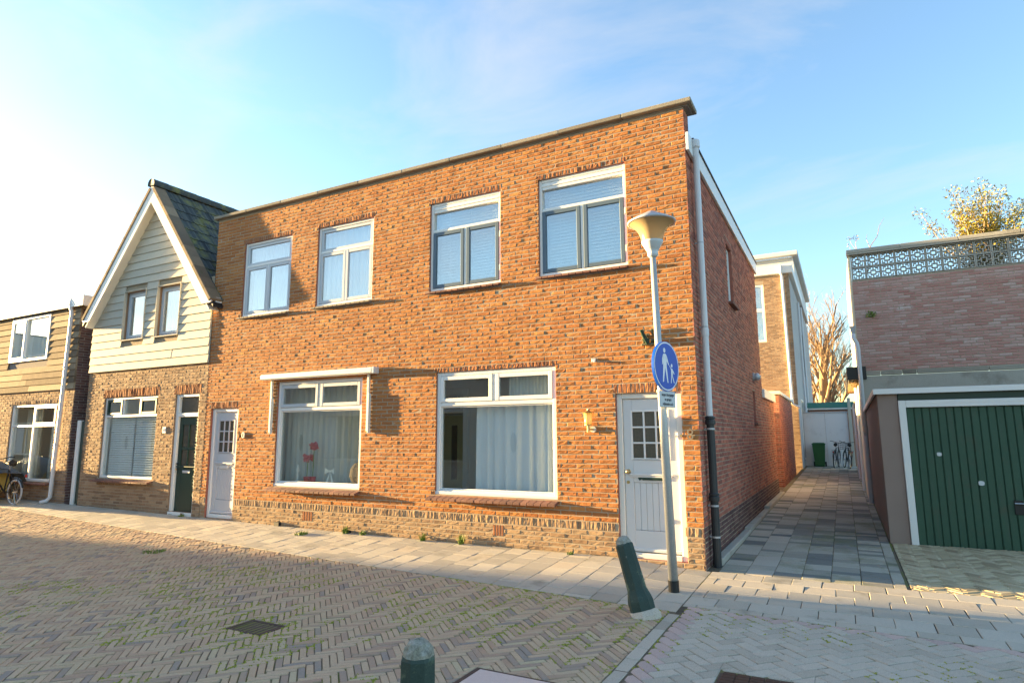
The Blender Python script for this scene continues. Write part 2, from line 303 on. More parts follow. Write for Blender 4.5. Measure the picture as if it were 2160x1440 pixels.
# ------------------------------------------------------------------ brickwork
CO, BL, JT = .0625, .2145, .0115
def brick_rects(u0, u1, z0, z1, holes, off=0, co=CO, bl=BL, jt=JT, r=None):
    r = r or rng; out = []; nrow = int(math.floor((z1-z0)/co+.35))
    for i in range(nrow):
        za = z0+i*co; zb = min(za+co-jt, z1)
        u = u0-(bl+jt)*(0.5*(i % 2)+r.uniform(-.06,.06))-off*(bl+jt)
        while u < u1:
            a, b = u, u+bl+r.uniform(-.004,.004); u += bl+jt
            segs = [(max(a,u0), min(b,u1))]
            for (ha,hb,hz0,hz1) in holes:
                if zb > hz0+.012 and za < hz1-.012:
                    ns = []
                    for (p,q) in segs:
                        if q <= ha or p >= hb: ns.append((p,q)); continue
                        if p < ha: ns.append((p, ha))
                        if q > hb: ns.append((hb, q))
                    segs = ns
            for (p,q) in segs:
                if q-p > .02: out.append((p, q, za, zb))
    return out
def brick_geo(w, h, d, r, detail=True, rough=1.0):
    """local frame: x along the wall, y into the wall (front near 0), z up; centred"""
    J = lambda a: r.uniform(-a,a)*rough
    hw, hh = w/2, h/2; t0 = J(.0022); tx = J(.0022)/max(hw,.03)*min(hw,.1); tz = J(.0014)
    F = lambda x,z,e: t0+tx*(x/hw)+tz*(z/hh)+e
    outer = [(-hw+J(.002),-hh+J(.002)),(hw+J(.002),-hh+J(.002)),(hw+J(.002),hh+J(.002)),(-hw+J(.002),hh+J(.002))]
    vs = [(x,d,z) for x,z in outer]+[(x,F(x,z,.004+abs(J(.002))),z) for x,z in outer]
    fs = [(i,(i+1)%4,4+(i+1)%4,4+i) for i in range(4)]
    b = .006; nx = 4 if (detail and w > .15) else (2 if detail else 1); nz = 2 if detail else 1
    g = {}
    for i in range(nx+1):
        for k in range(nz+1):
            x = (-hw+b)+(2*hw-2*b)*i/nx+(J(.01) if 0 < i < nx else J(.002)); z = (-hh+b)+(2*hh-2*b)*k/nz+(J(.006) if 0 < k < nz else J(.002))
            g[i,k] = len(vs); vs.append((x, F(x,z,J(.0021) if detail else 0), z))
    for i in range(nx):
        for k in range(nz): fs.append((g[i,k],g[i+1,k],g[i+1,k+1],g[i,k+1]))
    fs.append((4,5)+tuple(g[i,0] for i in range(nx,-1,-1))); fs.append((6,7)+tuple(g[i,nz] for i in range(0,nx+1)))
    fs.append((5,6)+tuple(g[nx,k] for k in range(nz,-1,-1))); fs.append((7,4)+tuple(g[0,k] for k in range(0,nz+1)))
    return vs, fs
VAR = {}
def brick_variant(w, h, mname, k, rough):
    key = (round(w,3), round(h,3), mname, k)
    if key not in VAR:
        r = random.Random(hash((round(w*1000), round(h*1000), k)) & 0xffff)
        m = MB(); vs, fs = brick_geo(w, h, .02, r, True, rough); m.add(vs, fs, r.random()); VAR[key] = m.mesh('brick', mname)
    return VAR[key]
def lay_bricks(parent, rects, mats, origin, U, Nn, single=0, rough=1.0, detail=True, seed=1, name='brick', score=None):
    """rects: (u0,u1,z0,z1,matindex[,rnd]). The `single` largest in view become objects of their own, the rest one part."""
    r = random.Random(seed); U = Vector(U); I = -Vector(Nn); Z = Vector((0,0,1)); O = Vector(origin)
    M = lambda c: Matrix(((U.x,I.x,0,c.x),(U.y,I.y,0,c.y),(U.z,I.z,1,c.z),(0,0,0,1)))
    info = []
    for q in rects:
        c = O+U*((q[0]+q[1])/2)+Z*((q[2]+q[3])/2)
        v = (CAM-c); dist = v.length
        vis = 1.0
        px = (c-CAM); dz = px.dot(fw)
        if dz <= .1 or abs(px.dot(r2)/dz) > .84 or abs(px.dot(u2)/dz) > .56: vis = 0
        s = (q[1]-q[0])*(q[3]-q[2])*abs(v.normalized().dot(-I))/dist**2*vis*(score(c) if score else 1)
        info.append((s, q, c))
    info.sort(key=lambda t: -t[0])
    rest = MB()
    for k, (s, q, c) in enumerate(info):
        w, h = q[1]-q[0], q[3]-q[2]
        if k < single and s > 0:
            ws = round(w*200)/200; ws = min(ws, w)
            me = brick_variant(ws, h, mats[q[4]], r.randrange(14), rough)
            link(name, me, parent, M(c+I*r.uniform(-.0015,.0015)))
        else:
            vs, fs = brick_geo(w, h, .02, r, detail, rough); m4 = M(c+I*r.uniform(-.002,.002))
            rest.add([tuple(m4 @ Vector(p)) for p in vs], fs, r.random() if len(q) < 6 else q[5], q[4])
    if rest.v: tag(rest.build(name+('work' if name == 'brick' else '_field'), mats, parent, fix=False), kind='stuff')
def wall_sheet(mb, origin, U, Nn, u0, u1, z0, z1, holes, back=.007, reveal=.13, m=0, mr=1):
    """mortar face behind the bricks with real openings, and the sides of the openings"""
    U = Vector(U); I = -Vector(Nn); O = Vector(origin)
    P = lambda u, d, z: tuple(O+U*u+I*d+Vector((0,0,z)))
    us = sorted({u0,u1,*[min(max(h[i],u0),u1) for h in holes for i in (0,1)]}); zs = sorted({z0,z1,*[min(max(h[i],z0),z1) for h in holes for i in (2,3)]})
    for a, b in zip(us, us[1:]):
        for c, d in zip(zs, zs[1:]):
            if b-a < 1e-5 or d-c < 1e-5: continue
            mu, mz = (a+b)/2, (c+d)/2
            if any(h[0] < mu < h[1] and h[2] < mz < h[3] for h in holes): continue
            mb.add([P(a,back,c),P(b,back,c),P(b,back,d),P(a,back,d)], [(0,1,2,3)], .5, m)
    for (a,b,c,d) in holes:
        for (p,q,s,t) in ((a,c,a,d),(b,c,b,d),(a,d,b,d),(a,c,b,c)):
            mb.add([P(p,back,q),P(s,back,t),P(s,reveal,t),P(p,reveal,q)], [(0,1,2,3)], .3, mr)

# ------------------------------------------------------------------ ground
def sstep(a, b, x):
    t = min(1, max(0, (x-a)/(b-a))); return t*t*(3-2*t)
def gz(x, y):
    a = .03+.065*sstep(0,-1.2,x)+.007*max(0,-x-3)*.75
    if y < -1.9: return .004*max(0,-x-6)+.008*math.sin(x*1.3+y*.7)*math.sin(y*1.1-x*.4)*min(1,(-1.9-y)/.6)
    if y > 0: return a+.013*y+.004*max(0,-x-6)
    return a*min(1, max(0, 1+y/1.9))+.004*max(0,-x-6)
def clip_poly(poly, a, b, c):
    """keep a*x+b*y<=c"""
    out = []; n = len(poly)
    for i in range(n):
        p, q = poly[i], poly[(i+1)%n]; dp, dq = a*p[0]+b*p[1]-c, a*q[0]+b*q[1]-c
        if dp <= 0: out.append(p)
        if (dp < 0 < dq) or (dq < 0 < dp):
            t = dp/(dp-dq); out.append((p[0]+t*(q[0]-p[0]), p[1]+t*(q[1]-p[1])))
    return out
def area(p): return .5*sum(p[i][0]*p[(i+1)%len(p)][1]-p[(i+1)%len(p)][0]*p[i][1] for i in range(len(p)))
def paver_geo(poly, h, r, bev=.005, deep=.03, tilt=.003):
    n = len(poly); cx = sum(p[0] for p in poly)/n; cy = sum(p[1] for p in poly)/n
    tx, ty, t0 = r.uniform(-tilt,tilt)*6, r.uniform(-tilt,tilt)*6, r.uniform(-tilt,tilt)*.7
    vs = []
    for ring in (0,1,2):
        for (x,y) in poly:
            d = math.hypot(x-cx,y-cy) or 1; k = 1 if ring else max(.3, 1-bev*1.5/d)
            X, Y = cx+(x-cx)*k, cy+(y-cy)*k
            vs.append((X, Y, h(X,Y)+t0+tx*(X-cx)+ty*(Y-cy)-(0,bev,deep)[ring]))
    fs = [tuple(range(n))]+[(a*n+i,(a+1)*n+i,(a+1)*n+(i+1)%n,a*n+(i+1)%n) for a in (0,1) for i in range(n)]
    return vs, fs
PV = {}
def lay_pavers(parent, items, mats, single, name, seed=3, bev=.005, tilt=.003):
    """items: (poly, matindex, rnd, canonical key or None, centre, angle)"""
    r = random.Random(seed); info = []
    for it in items:
        c = Vector((*it[4], gz(*it[4]))); d = c-CAM; dz = d.dot(fw)
        vis = dz > .1 and abs(d.dot(r2)/dz) < .83 and abs(d.dot(u2)/dz) < .56 and it[3] is not None
        info.append(((abs(area(it[0]))*1.65/d.length**3) if vis else 0, it, c))
    info.sort(key=lambda t: -t[0]); rest = MB()
    for k, (s, it, c) in enumerate(info):
        if k < single and s > 0:
            key = (it[3], it[1], r.randrange(16), name)
            if key not in PV:
                w, l = it[3]; rr = random.Random(hash((round(w*1e4), round(l*1e4), key[2])) & 0xffff)
                J = lambda: rr.uniform(-.0025,.0025)
                vs, fs = paver_geo([(-l/2+J(),-w/2+J()),(l/2+J(),-w/2+J()),(l/2+J(),w/2+J()),(-l/2+J(),w/2+J())], lambda x,y: 0, rr, bev, .03, tilt)
                m = MB(); m.add(vs, fs, rr.random(), 0); PV[key] = m.mesh(name, mats[it[1]])
            # follow the fall of the ground
            gx = (gz(c.x+.1,c.y)-gz(c.x-.1,c.y))/.2; gy = (gz(c.x,c.y+.1)-gz(c.x,c.y-.1))/.2
            nrm = Vector((-gx,-gy,1)).normalized(); ex = Vector((math.cos(it[5]),math.sin(it[5]),0)); ex = (ex-nrm*ex.dot(nrm)).normalized(); ey = nrm.cross(ex)
            mt = Matrix((ex,ey,nrm)).transposed().to_4x4(); mt.translation = c
            link(name, PV[key], parent, mt)
        else:
            vs, fs = paver_geo(it[0], gz, r, bev, .03, tilt); rest.add(vs, fs, it[2], it[1])
    if rest.v: tag(rest.build(name+'_field', mats, parent, fix=False), kind='stuff')
def herring(w, n, jt, ang, halfplanes, bounds, mats, seed, skip=(), edge_mat=None, org=(0,0), wob=.0):
    """45-degree herringbone of n*w long pavers clipped to a convex zone"""
    r = random.Random(seed); ca, sa = math.cos(ang), math.sin(ang); items = []
    x0,y0,x1,y1 = bounds; cs = [((x-org[0])*ca+(y-org[1])*sa, -(x-org[0])*sa+(y-org[1])*ca) for x in (x0,x1) for y in (y0,y1)]
    i0,i1 = int(min(c[0] for c in cs)/w)-n, int(max(c[0] for c in cs)/w)+n; j0,j1 = int(min(c[1] for c in cs)/w)-n, int(max(c[1] for c in cs)/w)+n
    for j in range(j0, j1):
        for i in range(i0, i1):
            d = (i-j) % (2*n)
            if d == 0: a,b,c,e = i*w, j*w, (i+n)*w, (j+1)*w; hor = True
            elif d == 2*n-1: a,b,c,e = i*w, j*w, (i+1)*w, (j+n)*w; hor = False
            else: continue
            mx, my = (a+c)/2, (b+e)/2; X = mx*ca-my*sa+org[0]; Y = mx*sa+my*ca+org[1]
            if not (x0-.3 < X < x1+.3 and y0-.3 < Y < y1+.3): continue
            if any(A*X+B*Y > C+n*w for A,B,C in halfplanes): continue
            # only what the lens or a step aside could see
            dd = Vector((X,Y,0))-CAM; dz = dd.dot(fw)
            if dz < 1.0 or abs(dd.dot(r2)/dz) > 1.1 or dd.dot(u2)/dz < -.75: continue
            h = jt/2; J = lambda: r.uniform(-.0028,.0028)
            loc = [(a+h+J(),b+h+J()),(c-h+J(),b+h+J()),(c-h+J(),e-h+J()),(a+h+J(),e-h+J())]
            p = [(q[0]*ca-q[1]*sa+org[0]+wob*math.sin(Y*.9+q[0]*1.7), q[0]*sa+q[1]*ca+org[1]+wob*math.sin(X*.8+q[1])) for q in loc]
            A0 = abs(area(p))
            for A,B,C in halfplanes:
                p = clip_poly(p, A, B, C)
                if len(p) < 3: break
            if len(p) < 3 or abs(area(p)) < A0*.06: continue
            if area(p) < 0: p.reverse()
            full = abs(area(p)) > A0*.985; em = 0 if full or edge_mat is None else edge_mat; parts = [p]
            for (sx0,sy0,sx1,sy1) in skip:
                new = []
                for q in parts:
                    if max(v[0] for v in q) < sx0 or min(v[0] for v in q) > sx1 or max(v[1] for v in q) < sy0 or min(v[1] for v in q) > sy1: new.append(q); continue
                    full = False; mid = clip_poly(clip_poly(q, 1, 0, sx1), -1, 0, -sx0)
                    new += [clip_poly(q, 1, 0, sx0), clip_poly(q, -1, 0, -sx1)]
                    if len(mid) > 2: new += [clip_poly(mid, 0, 1, sy0), clip_poly(mid, 0, -1, -sy1)]
                parts = [q for q in new if len(q) > 2 and abs(area(q)) > A0*.04]
            rv = r.random()
            for p in parts: items.append((p, em, rv, (w-jt, n*w-jt) if full else None, (sum(q[0] for q in p)/len(p), sum(q[1] for q in p)/len(p)), ang if hor else ang+math.pi/2))
    return items

def bed(name, mname, x0, x1, y0, y1, dz, nx, ny, cond=None):
    m = MB(); idx = {}
    for i in range(nx+1):
        for j in range(ny+1):
            x = x0+(x1-x0)*i/nx; y = y0+(y1-y0)*j/ny
            idx[i,j] = len(m.v); m.v.append((x, y, gz(x,y)+dz))
    m.faces([(idx[i,j],idx[i+1,j],idx[i+1,j+1],idx[i,j+1]) for i in range(nx) for j in range(ny)])
    return tag(m.build(name, mname, fix=False), kind='structure')
g = MB().add([(-1500,-1500,-.12),(1500,-1500,-.12),(1500,1500,-.12),(-1500,1500,-.12)], [(0,1,2,3)])
tag(g.build('ground', 'earth', fix=False), kind='structure')

street = bed('street', 'joint_bed', -26, .06, -9.2, 0, -.0065, 60, 40)
SK = .0708
drain_box = (-3.345,-4.115,-2.895,-3.805); plate_box = (-.885,-4.36,-.075,-3.90); cover_box = (.68,-3.725,1.29,-3.135)
street_items = herring(.0545, 4, .0065, R(45), [(SK,1,-1.83),(1,0,-.005)], (-24,-7.6,.05,0), None, 5, (drain_box, plate_box), wob=.02)
lay_pavers(street, street_items, ['klinker'], 300, 'paver', 5, .006, .005)
# band of concrete stones between the brick street and the grey square
band = bed('gutter_band', 'joint_bed', 0, .115, -9.2, -1.86, -.006, 2, 30)
it = []; y = -1.90; r = random.Random(4)
while y > -8:
    l = .262; p = [(.006,y-l+.008),(.108,y-l+.008),(.108,y),(.006,y)]
    it.append((p, 0, r.random(), (l-.008,.102), (.057,y-l/2), 0)); y -= l
lay_pavers(band, it, ['grey_paver'], 300, 'kerb_stone', 9, .006)
# pavement of square slabs along the houses
pavement = bed('pavement', 'joint_bed_clean', -26, .06, -2.0, .02, -.011, 60, 8)
it = []; r = random.Random(11); tl = .302; c = 0; x = .058
while x > -24:
    off = (.5*tl if c % 2 else 0)+r.uniform(-.012,.012)
    yb = -1.815-SK*x; y = .0-off+tl if off > .02 else 0
    while y > yb:
        p = [(x-tl+.007,y-tl+.007),(x,y-tl+.007),(x,y),(x-tl+.007,y)]
        A0 = area(p); p = clip_poly(clip_poly(p, -SK, -1, 1.815), 0, 1, -.002)
        if len(p) > 2 and area(p) > .06*A0:
            full = area(p) > .98*A0
            it.append((p, 0, r.random(), (tl-.007,tl-.007) if full else None, (x-tl/2, y-tl/2) if full else (sum(q[0] for q in p)/len(p), sum(q[1] for q in p)/len(p)), 0))
        y -= tl
    x -= tl; c += 1
lay_pavers(pavement, it, ['pave_tile'], 300, 'paving_tile', 12, .004, .0025)
# slabs crossing in front of the alley
apron = bed('pavement', 'joint_bed_clean', .06, 9, -2.2, .02, -.010, 30, 6)
it = []; r = random.Random(12); row = 0; y = .004
while y > -2.2:
    x = .066-(tl*.5 if row % 2 else 0)-r.uniform(0,.03)
    while x < 8.5:
        a = x
        p = [(a,y-tl+.007),(a+tl-.007,y-tl+.007),(a+tl-.007,y),(a,y)]; A0 = area(p)
        p = clip_poly(clip_poly(p, -1, 0, -.066), -.05, -1, 1.575)
        if len(p) > 2 and area(p) > .06*A0:
            full = area(p) > .98*A0
            it.append((p, 0, min(1,r.random()+.15), (tl-.007,tl-.007) if full else None, (a+tl/2-.0035,y-tl/2+.0035) if full else (sum(q[0] for q in p)/len(p), sum(q[1] for q in p)/len(p)), 0))
        x += tl
    y -= tl; row += 1
lay_pavers(apron, it, ['pave_tile'], 300, 'paving_tile', 13, .004, .0025)
# grey herringbone square
square = bed('square', 'joint_bed', .115, 9, -9.2, -1.55, -.0075, 30, 30)
square_items = herring(.1075, 2, .008, R(45), [(.05,1,-1.592),(-1,0,-.122)], (.1,-7.6,8,-1.5), None, 21, (cover_box,), edge_mat=1)
lay_pavers(square, square_items, ['grey_paver', 'pink_paver'], 300, 'paver', 22, .006, .003)
# alley
alley = bed('alley', 'joint_bed', 0, 2.09, 0, 23, -.009, 4, 40)
it = []; r = random.Random(14); c = 0; x = .135
while x < 2.04:
    y = .012+r.uniform(0,.02)
    while y < 22.2:
        l = r.choice((.302,.302,.152,.152,.202)) if y < 9 else .302
        x1 = min(x+tl-.007, 2.06); p = [(x,y),(x1,y),(x1,y+l-.007),(x,y+l-.007)]
        it.append((p, 0, max(0,min(1,r.choice((.08,.2,.42,.6,.7,.8,.95))+(.12 if y > 9 else 0))), (l-.007, x1-x), ((x+x1)/2,y+l/2-.0035), 0)); y += l
    x += tl; c += 1
lay_pavers(alley, it, ['alley_tile'], 300, 'paving_tile', 15, .004, .0035)
kb = MB()
kerb = tag(MB().bbox(.012,.42,-.05,.125,3.2,.11,.012).bbox(.012,3.21,-.05,.125,6.2,.14,.012).bbox(.012,6.21,-.05,.125,9.95,.19,.012).build('kerb', 'concrete_grey'), kind='structure')
# beige klinker drive before the garage
drive = bed('driveway', 'joint_bed_clean', 2.09, 9, 0, 3.0, -.014, 20, 8)
lay_pavers(drive, herring(.068, 3, .010, R(45), [(-1,0,-2.10),(0,-1,-.006),(0,1,2.985)], (2.09,0,7.5,3.0), None, 31), ['beige_paver'], 300, 'paver', 32, .006, .004)

# ------------------------------------------------------------------ windows and doors
def frame_rect(m, x0, x1, z0, z1, t, y0, y1, b=.005, tb=None, tt=None):
    tb = tb or t; tt = tt or t
    m.bbox(x0,y0,z0,x0+t,y1,z1,b); m.bbox(x1-t,y0,z0,x1,y1,z1,b)
    m.bbox(x0+t+.0005,y0+.002,z0,x1-t-.0005,y1,z0+tb,b); m.bbox(x0+t+.0005,y0+.002,z1-tt,x1-t-.0005,y1,z1,b)
def pane(parent, x0, x1, z0, z1, y, mname='glass'):
    return MB().box(x0,y,z0,x1,y+.004,z1).build('pane', mname, parent)
def sash(parent, x0, x1, z0, z1, y, mname, t=.05, g='glass', y1=None):
    m = MB(); frame_rect(m, x0, x1, z0, z1, t, y, (y1 or y+.05)); s = m.build('sash', mname, parent)
    pane(parent, x0+t-.004, x1-t+.004, z0+t-.004, z1-t+.004, y+.024, g); return s
def curtain(parent, x0, x1, z0, z1, y, mname, waves, amp=.035, seed=0, name='curtain'):
    r = random.Random(seed); m = MB(); n = max(8, int(waves*12)); ph = [r.uniform(0,6.28) for _ in range(3)]; rows = 6
    for k in range(rows+1):
        z = z0+(z1-z0)*k/rows; sp = 1-.35*k/rows
        for i in range(n+1):
            t = i/n; a = t*waves*6.283
            m.v.append((x0+(x1-x0)*t+.012*math.sin(a*.5+ph[0])*(1-k/rows), y+amp*(math.sin(a+ph[1])+.4*math.sin(a*1.73+ph[2]))*sp, z))
    m.faces([(k*(n+1)+i, k*(n+1)+i+1, (k+1)*(n+1)+i+1, (k+1)*(n+1)+i) for k in range(rows) for i in range(n)])
    return m.build(name, mname, parent, smooth=True, fix=False)
def blinds(parent, x0, x1, z0, z1, y, pitch=.03, mname='blind', tilt=.5):
    m = MB(); z = z0; w = pitch*.95
    while z < z1:
        dy, dz = w/2*math.cos(tilt), w/2*math.sin(tilt)
        m.add([(x0,y-dy,z-dz),(x1,y-dy,z-dz),(x1,y+dy,z+dz),(x0,y+dy,z+dz)], [(0,1,2,3)]); z += pitch
    m.box(x0,y-.02,z1,x1,y+.02,z1+.03)
    for fx in (.15,.5,.85): m.box(x0+(x1-x0)*fx-.003,y-.003,z0,x0+(x1-x0)*fx+.003,y+.003,z1)
    return m.build('blind', mname, parent, fix=False)
def sill_row(parent, x0, x1, z, proud, pitch, mname, th=.035, depth=.14, slope=.035, name='sill'):
    root = MB().box(x0+.01,-.01,z-th-.035,x1-.01,.06,z-.045).build(name, 'mortar_dark', parent)
    n = max(1, round((x1-x0)/pitch)); w = (x1-x0)/n; meshes = []
    for k in range(5):
        r = random.Random(k+int(w*1e4)); m = MB()
        m.bbox(-w/2+.003,0,0,w/2-.003,depth,th,.004,r.random())
        for i, v in enumerate(m.v): m.v[i] = (v[0], v[1], v[2]+slope*(v[1]/depth-1))
        me = m.mesh('sill_brick', mname); meshes.append(me)
    for i in range(n):
        link('sill_brick', meshes[rng.randrange(5)], root, Matrix.Translation((x0+w*(i+.5), -proud+rng.uniform(-.002,.002), z-th)))
    return root
def room(parent, x0, x1, z0, z1, y0, y1, wall='room_wall', name='interior'):
    m = MB()
    m.add([(x0,y1,z0),(x1,y1,z0),(x1,y1,z1),(x0,y1,z1)], [(0,1,2,3)]).add([(x0,y0,z0),(x0,y1,z0),(x0,y1,z1),(x0,y0,z1)], [(0,1,2,3)]).add([(x1,y0,z0),(x1,y1,z0),(x1,y1,z1),(x1,y0,z1)], [(0,1,2,3)])
    m.add([(x0,y0,z1),(x1,y0,z1),(x1,y1,z1),(x0,y1,z1)], [(0,1,2,3)]); m.add([(x0,y0,z0),(x1,y0,z0),(x1,y1,z0),(x0,y1,z0)], [(0,1,2,3)], .5, 1)
    return m.build(name, [wall, 'room_floor'], parent, fix=False)

def upper_window(parent, x0, x1, z0, z1, dark, seed):
    y0 = .035; F = 'white_paint' if dark else 'frame_grey'
    m = MB(); frame_rect(m, x0, x1, z0, z1, .045, y0, .14)
    zt = z0+(z1-z0)*.665; m.bbox(x0+.046,y0+.006,zt,x1-.046,.13,zt+.045,.005)
    xm = (x0+x1)/2; m.bbox(xm-.022,y0+.006,z0+.046,xm+.022,.13,zt-.001,.005)
    if not dark: m.bbox(x0-.004,y0-.012,z0-.012,x1+.004,y0+.03,z0+.02,.004)
    w = m.build('window', 'white_paint', parent)
    if dark:
        MB().bbox(x0+.05,y0+.004,z1-.16,x1-.05,.11,z1-.05,.004).bbox(x0+.05,y0-.006,z1-.112,x1-.05,.02+y0,z1-.100,.002).build('vent_strip', 'white_paint', w)
        pane(w, x0+.04, x1-.04, zt+.04, z1-.155, .085, 'glass_up')
        for a,b in ((x0+.048,xm-.024),(xm+.024,x1-.048)): sash(w, a, b, z0+.048, zt-.004, y0-.006, 'frame_blue', .058, 'glass_up')
        MB().bbox(x1-.03,y0-.014,z0+.2,x1-.012,y0+.01,z0+.29,.003).bbox(x1-.03,y0-.014,zt-.25,x1-.012,y0+.01,zt-.16,.003).build('hinge', 'cream_paint', w)
        blinds(w, x0+.08, x1-.08, z0+.05, z1-.1, .22, .05, 'blind', 1.2)
        MB().box(x0,.26,z0,x1,.265,z1).build('lining', 'blind', w)
    else:
        sash(w, x0+.05, x1-.05, zt+.03, z1-.05, y0+.012, 'frame_grey', .055, 'glass_up')
        for a,b in ((x0+.05,xm-.006),(xm+.006,x1-.05)): sash(w, a, b, z0+.05, zt-.004, y0+.002, 'frame_grey', .055, 'glass_up')
        curtain(w, x0+.05, x1-.05, z0, z1, .24, 'curtain', 9, .02, seed)
    return w
def plank_door(parent, x0, x1, z0, z1, fm, dm, y0=.045, ft=.075, nplank=6, knob_left=True):
    m = MB(); m.bbox(x0,y0,z0,x0+ft,y0+.10,z1,.008); m.bbox(x1-ft,y0,z0,x1,y0+.10,z1,.008); m.bbox(x0+ft+.001,y0+.002,z1-ft,x1-ft-.001,y0+.10,z1,.008); m.bbox(x0+ft+.001,y0-.012,z0,x1-ft-.001,y0+.13,z0+.07,.008)
    d = m.build('door', fm, parent)
    a, b, c, e = x0+ft+.004, x1-ft-.004, z0+.078, z1-ft-.004; y = y0+.03; w = b-a; h = e-c
    gx0, gx1, gz0, gz1 = a+w*.165, b-w*.165, c+h*.60, c+h*.915
    leaf = MB(); leaf.bbox(a,y,c,gx0,y+.045,e,.004); leaf.bbox(gx1,y,c,b,y+.045,e,.004); leaf.bbox(gx0+.0005,y+.001,gz1,gx1-.0005,y+.045,e,.004)
    leaf.bbox(gx0+.0005,y+.001,c+h*.445,gx1-.0005,y+.045,gz0,.004); leaf.bbox(gx0+.0005,y+.001,c,gx1-.0005,y+.045,c+h*.135,.004)
    leaf.bbox(gx0-.045,y-.028,c+h*.49,gx1+.045,y-.001,c+h*.502,.004); leaf.bbox(gx0-.03,y-.02,c+h*.478,gx1+.03,y-.001,c+h*.4895,.004)   # weather ledge
    leaf.bbox(a+.005,y-.022,c+.004,b-.005,y-.001,c+.05,.01); leaf.bbox(gx0-.02,y-.006,gz0-.02,gx1+.02,y-.0005,gz0-.002,.003)
    leaf.build('door_leaf', dm, d)
    pw = (gx1-gx0)/nplank
    for i in range(nplank): MB().bbox(gx0+pw*i+.0015,y+.012,c+h*.137,gx0+pw*(i+1)-.0015,y+.035,c+h*.444,.005).build('plank', dm, d)
    bars = MB(); frame_rect(bars, gx0-.02, gx1+.02, gz0-.015, gz1+.02, .024, y-.008, y+.03, .003)
    for i in (1,2):
        xx = gx0+(gx1-gx0)*i/3; bars.bbox(xx-.011,y-.004,gz0,xx+.011,y+.03,gz1,.003); zz = gz0+(gz1-gz0)*i/3; bars.bbox(gx0,y-.003,zz-.011,gx1,y+.029,zz+.011,.003)
    bars.build('glazing_bars', 'white_paint' if dm == 'door_white' else dm, d)
    for i in range(3):
        for k in range(3): MB().box(gx0+(gx1-gx0)*i/3+.006,y+.016,gz0+(gz1-gz0)*k/3+.006,gx0+(gx1-gx0)*(i+1)/3-.006,y+.022,gz0+(gz1-gz0)*(k+1)/3-.006).build('pane', 'dark_glass', d)
    return d, (a, b, c, e, y, w, h)

# ------------------------------------------------------------------ the brick house on the corner
XL, HT = -9.46, 6.07
house = thing('brick_house', 'two-storey orange brick corner house with flat roof and concrete coping', 'house', (-4.7, 3, 0))
WU = {'a':(-8.62,-7.32,3.97,5.44), 'b':(-6.655,-5.35,3.97,5.44), 'c':(-4.156,-2.839,3.96,5.435), 'd':(-2.19,-.843,3.962,5.45)}
WE, WF = (-7.494,-5.494,.795,2.645), (-3.99,-1.952,.785,2.64)
D8, D10 = (-1.085,-.215,.10,2.21), (-9.31,-8.525,.15,2.215)
openings = list(WU.values())+[WE, WF, D8, D10]
vents = [(-6.74,-6.50,.235,.40), (-2.97,-2.79,.24,.40)]
SH = .105
def lintels(ops, ext=.02, z0=.532): return [(a-ext, b+ext, d, z0+CO*round((d+SH-z0)/CO)) for (a,b,c,d) in ops]
lint = lintels([o for o in openings if o != WE])
plinth_top = .53; sold = [(XL, 0, plinth_top-.105, plinth_top)]
holes = openings+lint+vents+[(XL,0,plinth_top-.115,plinth_top)]
rects = []
r = random.Random(2)
def split(holes): return holes
zb = plinth_top+.002
for q in brick_rects(XL, 0, zb, HT, openings+lint, r=r):
    rects.append((*q, 0))
for q in brick_rects(XL, 0, plinth_top-.115-.0625*10, plinth_top-.115, openings+vents, off=.3, r=r): rects.append((*q, 2))
u = XL+.004
while u < -.03:                                            # soldier course on the plinth
    if not any(a-.04 < u+.02 < b and c < .5 < d for a,b,c,d in openings): rects.append((u, u+.048, plinth_top-.112, plinth_top-.010, 2))
    u += .0595
for (a,b,c,d) in lint:
    n = round((b-a)/.0595); w = (b-a)/n
    for i in range(n): rects.append((a+w*i+.004, a+w*(i+1)-.006, c+.002, d-.010, 1))
lay_bricks(house, rects, ['brick','brick_soldier','brick_plinth'], (0,0,0), (1,0,0), (0,-1,0), 300, 1.05, True, 5, score=lambda c: 1 if c.x > -3.2 else .4)
m = MB(); wall_sheet(m, (0,0,0), (1,0,0), (0,-1,0), XL, .0, -.2, HT, openings, .0055, .14)
m.box(XL,.255,5.4,.0,.26,HT)
# flank wall along the alley
YE, ZF = 7.35, 5.50
sw = (3.08,3.72,3.95,5.02); lw = (5.60,5.98,1.90,2.56)
sh = [sw, lw]
wall_sheet(m, (0,0,0), (0,1,0), (1,0,0), .0, YE, -.2, ZF+.1, sh, .007, .12); wall_sheet(m, (0,0,0), (0,1,0), (1,0,0), 0, .26, ZF+.1, HT, [], .007)
wall_sheet(m, (0,0,0), (0,1,0), (1,0,0), YE, 9.95, -.2, 2.55, [], .007)
m.add([(-6,9.95,-.2),(-.007,9.95,-.2),(-.007,9.95,2.6),(-6,9.95,2.6)], [(0,1,2,3)]).add([(XL,YE,-.2),(-.007,YE,-.2),(-.007,YE,5.6),(XL,YE,5.6)], [(0,1,2,3)]).add([(XL+.007,.0,0),(XL+.007,YE,0),(XL+.007,YE,6.0),(XL+.007,0,6.0)], [(0,1,2,3)])
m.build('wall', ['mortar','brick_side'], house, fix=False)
rects = [(*q, 0) for q in brick_rects(.0, YE, zb, ZF, sh+[(3.02,3.78,5.02,5.13)], off=.25, r=r)]
rects += [(*q, 0) for q in brick_rects(.0, .26, zb+CO*79, HT, [], off=.25, r=r)]
rects += [(*q, 0) for q in brick_rects(YE+.004, 9.95, zb, 2.55, [], off=.25, r=r)]
rects += [(*q, 1) for q in brick_rects(.0, 9.95, zb-.0625*11, zb, [], off=.1, r=r)]
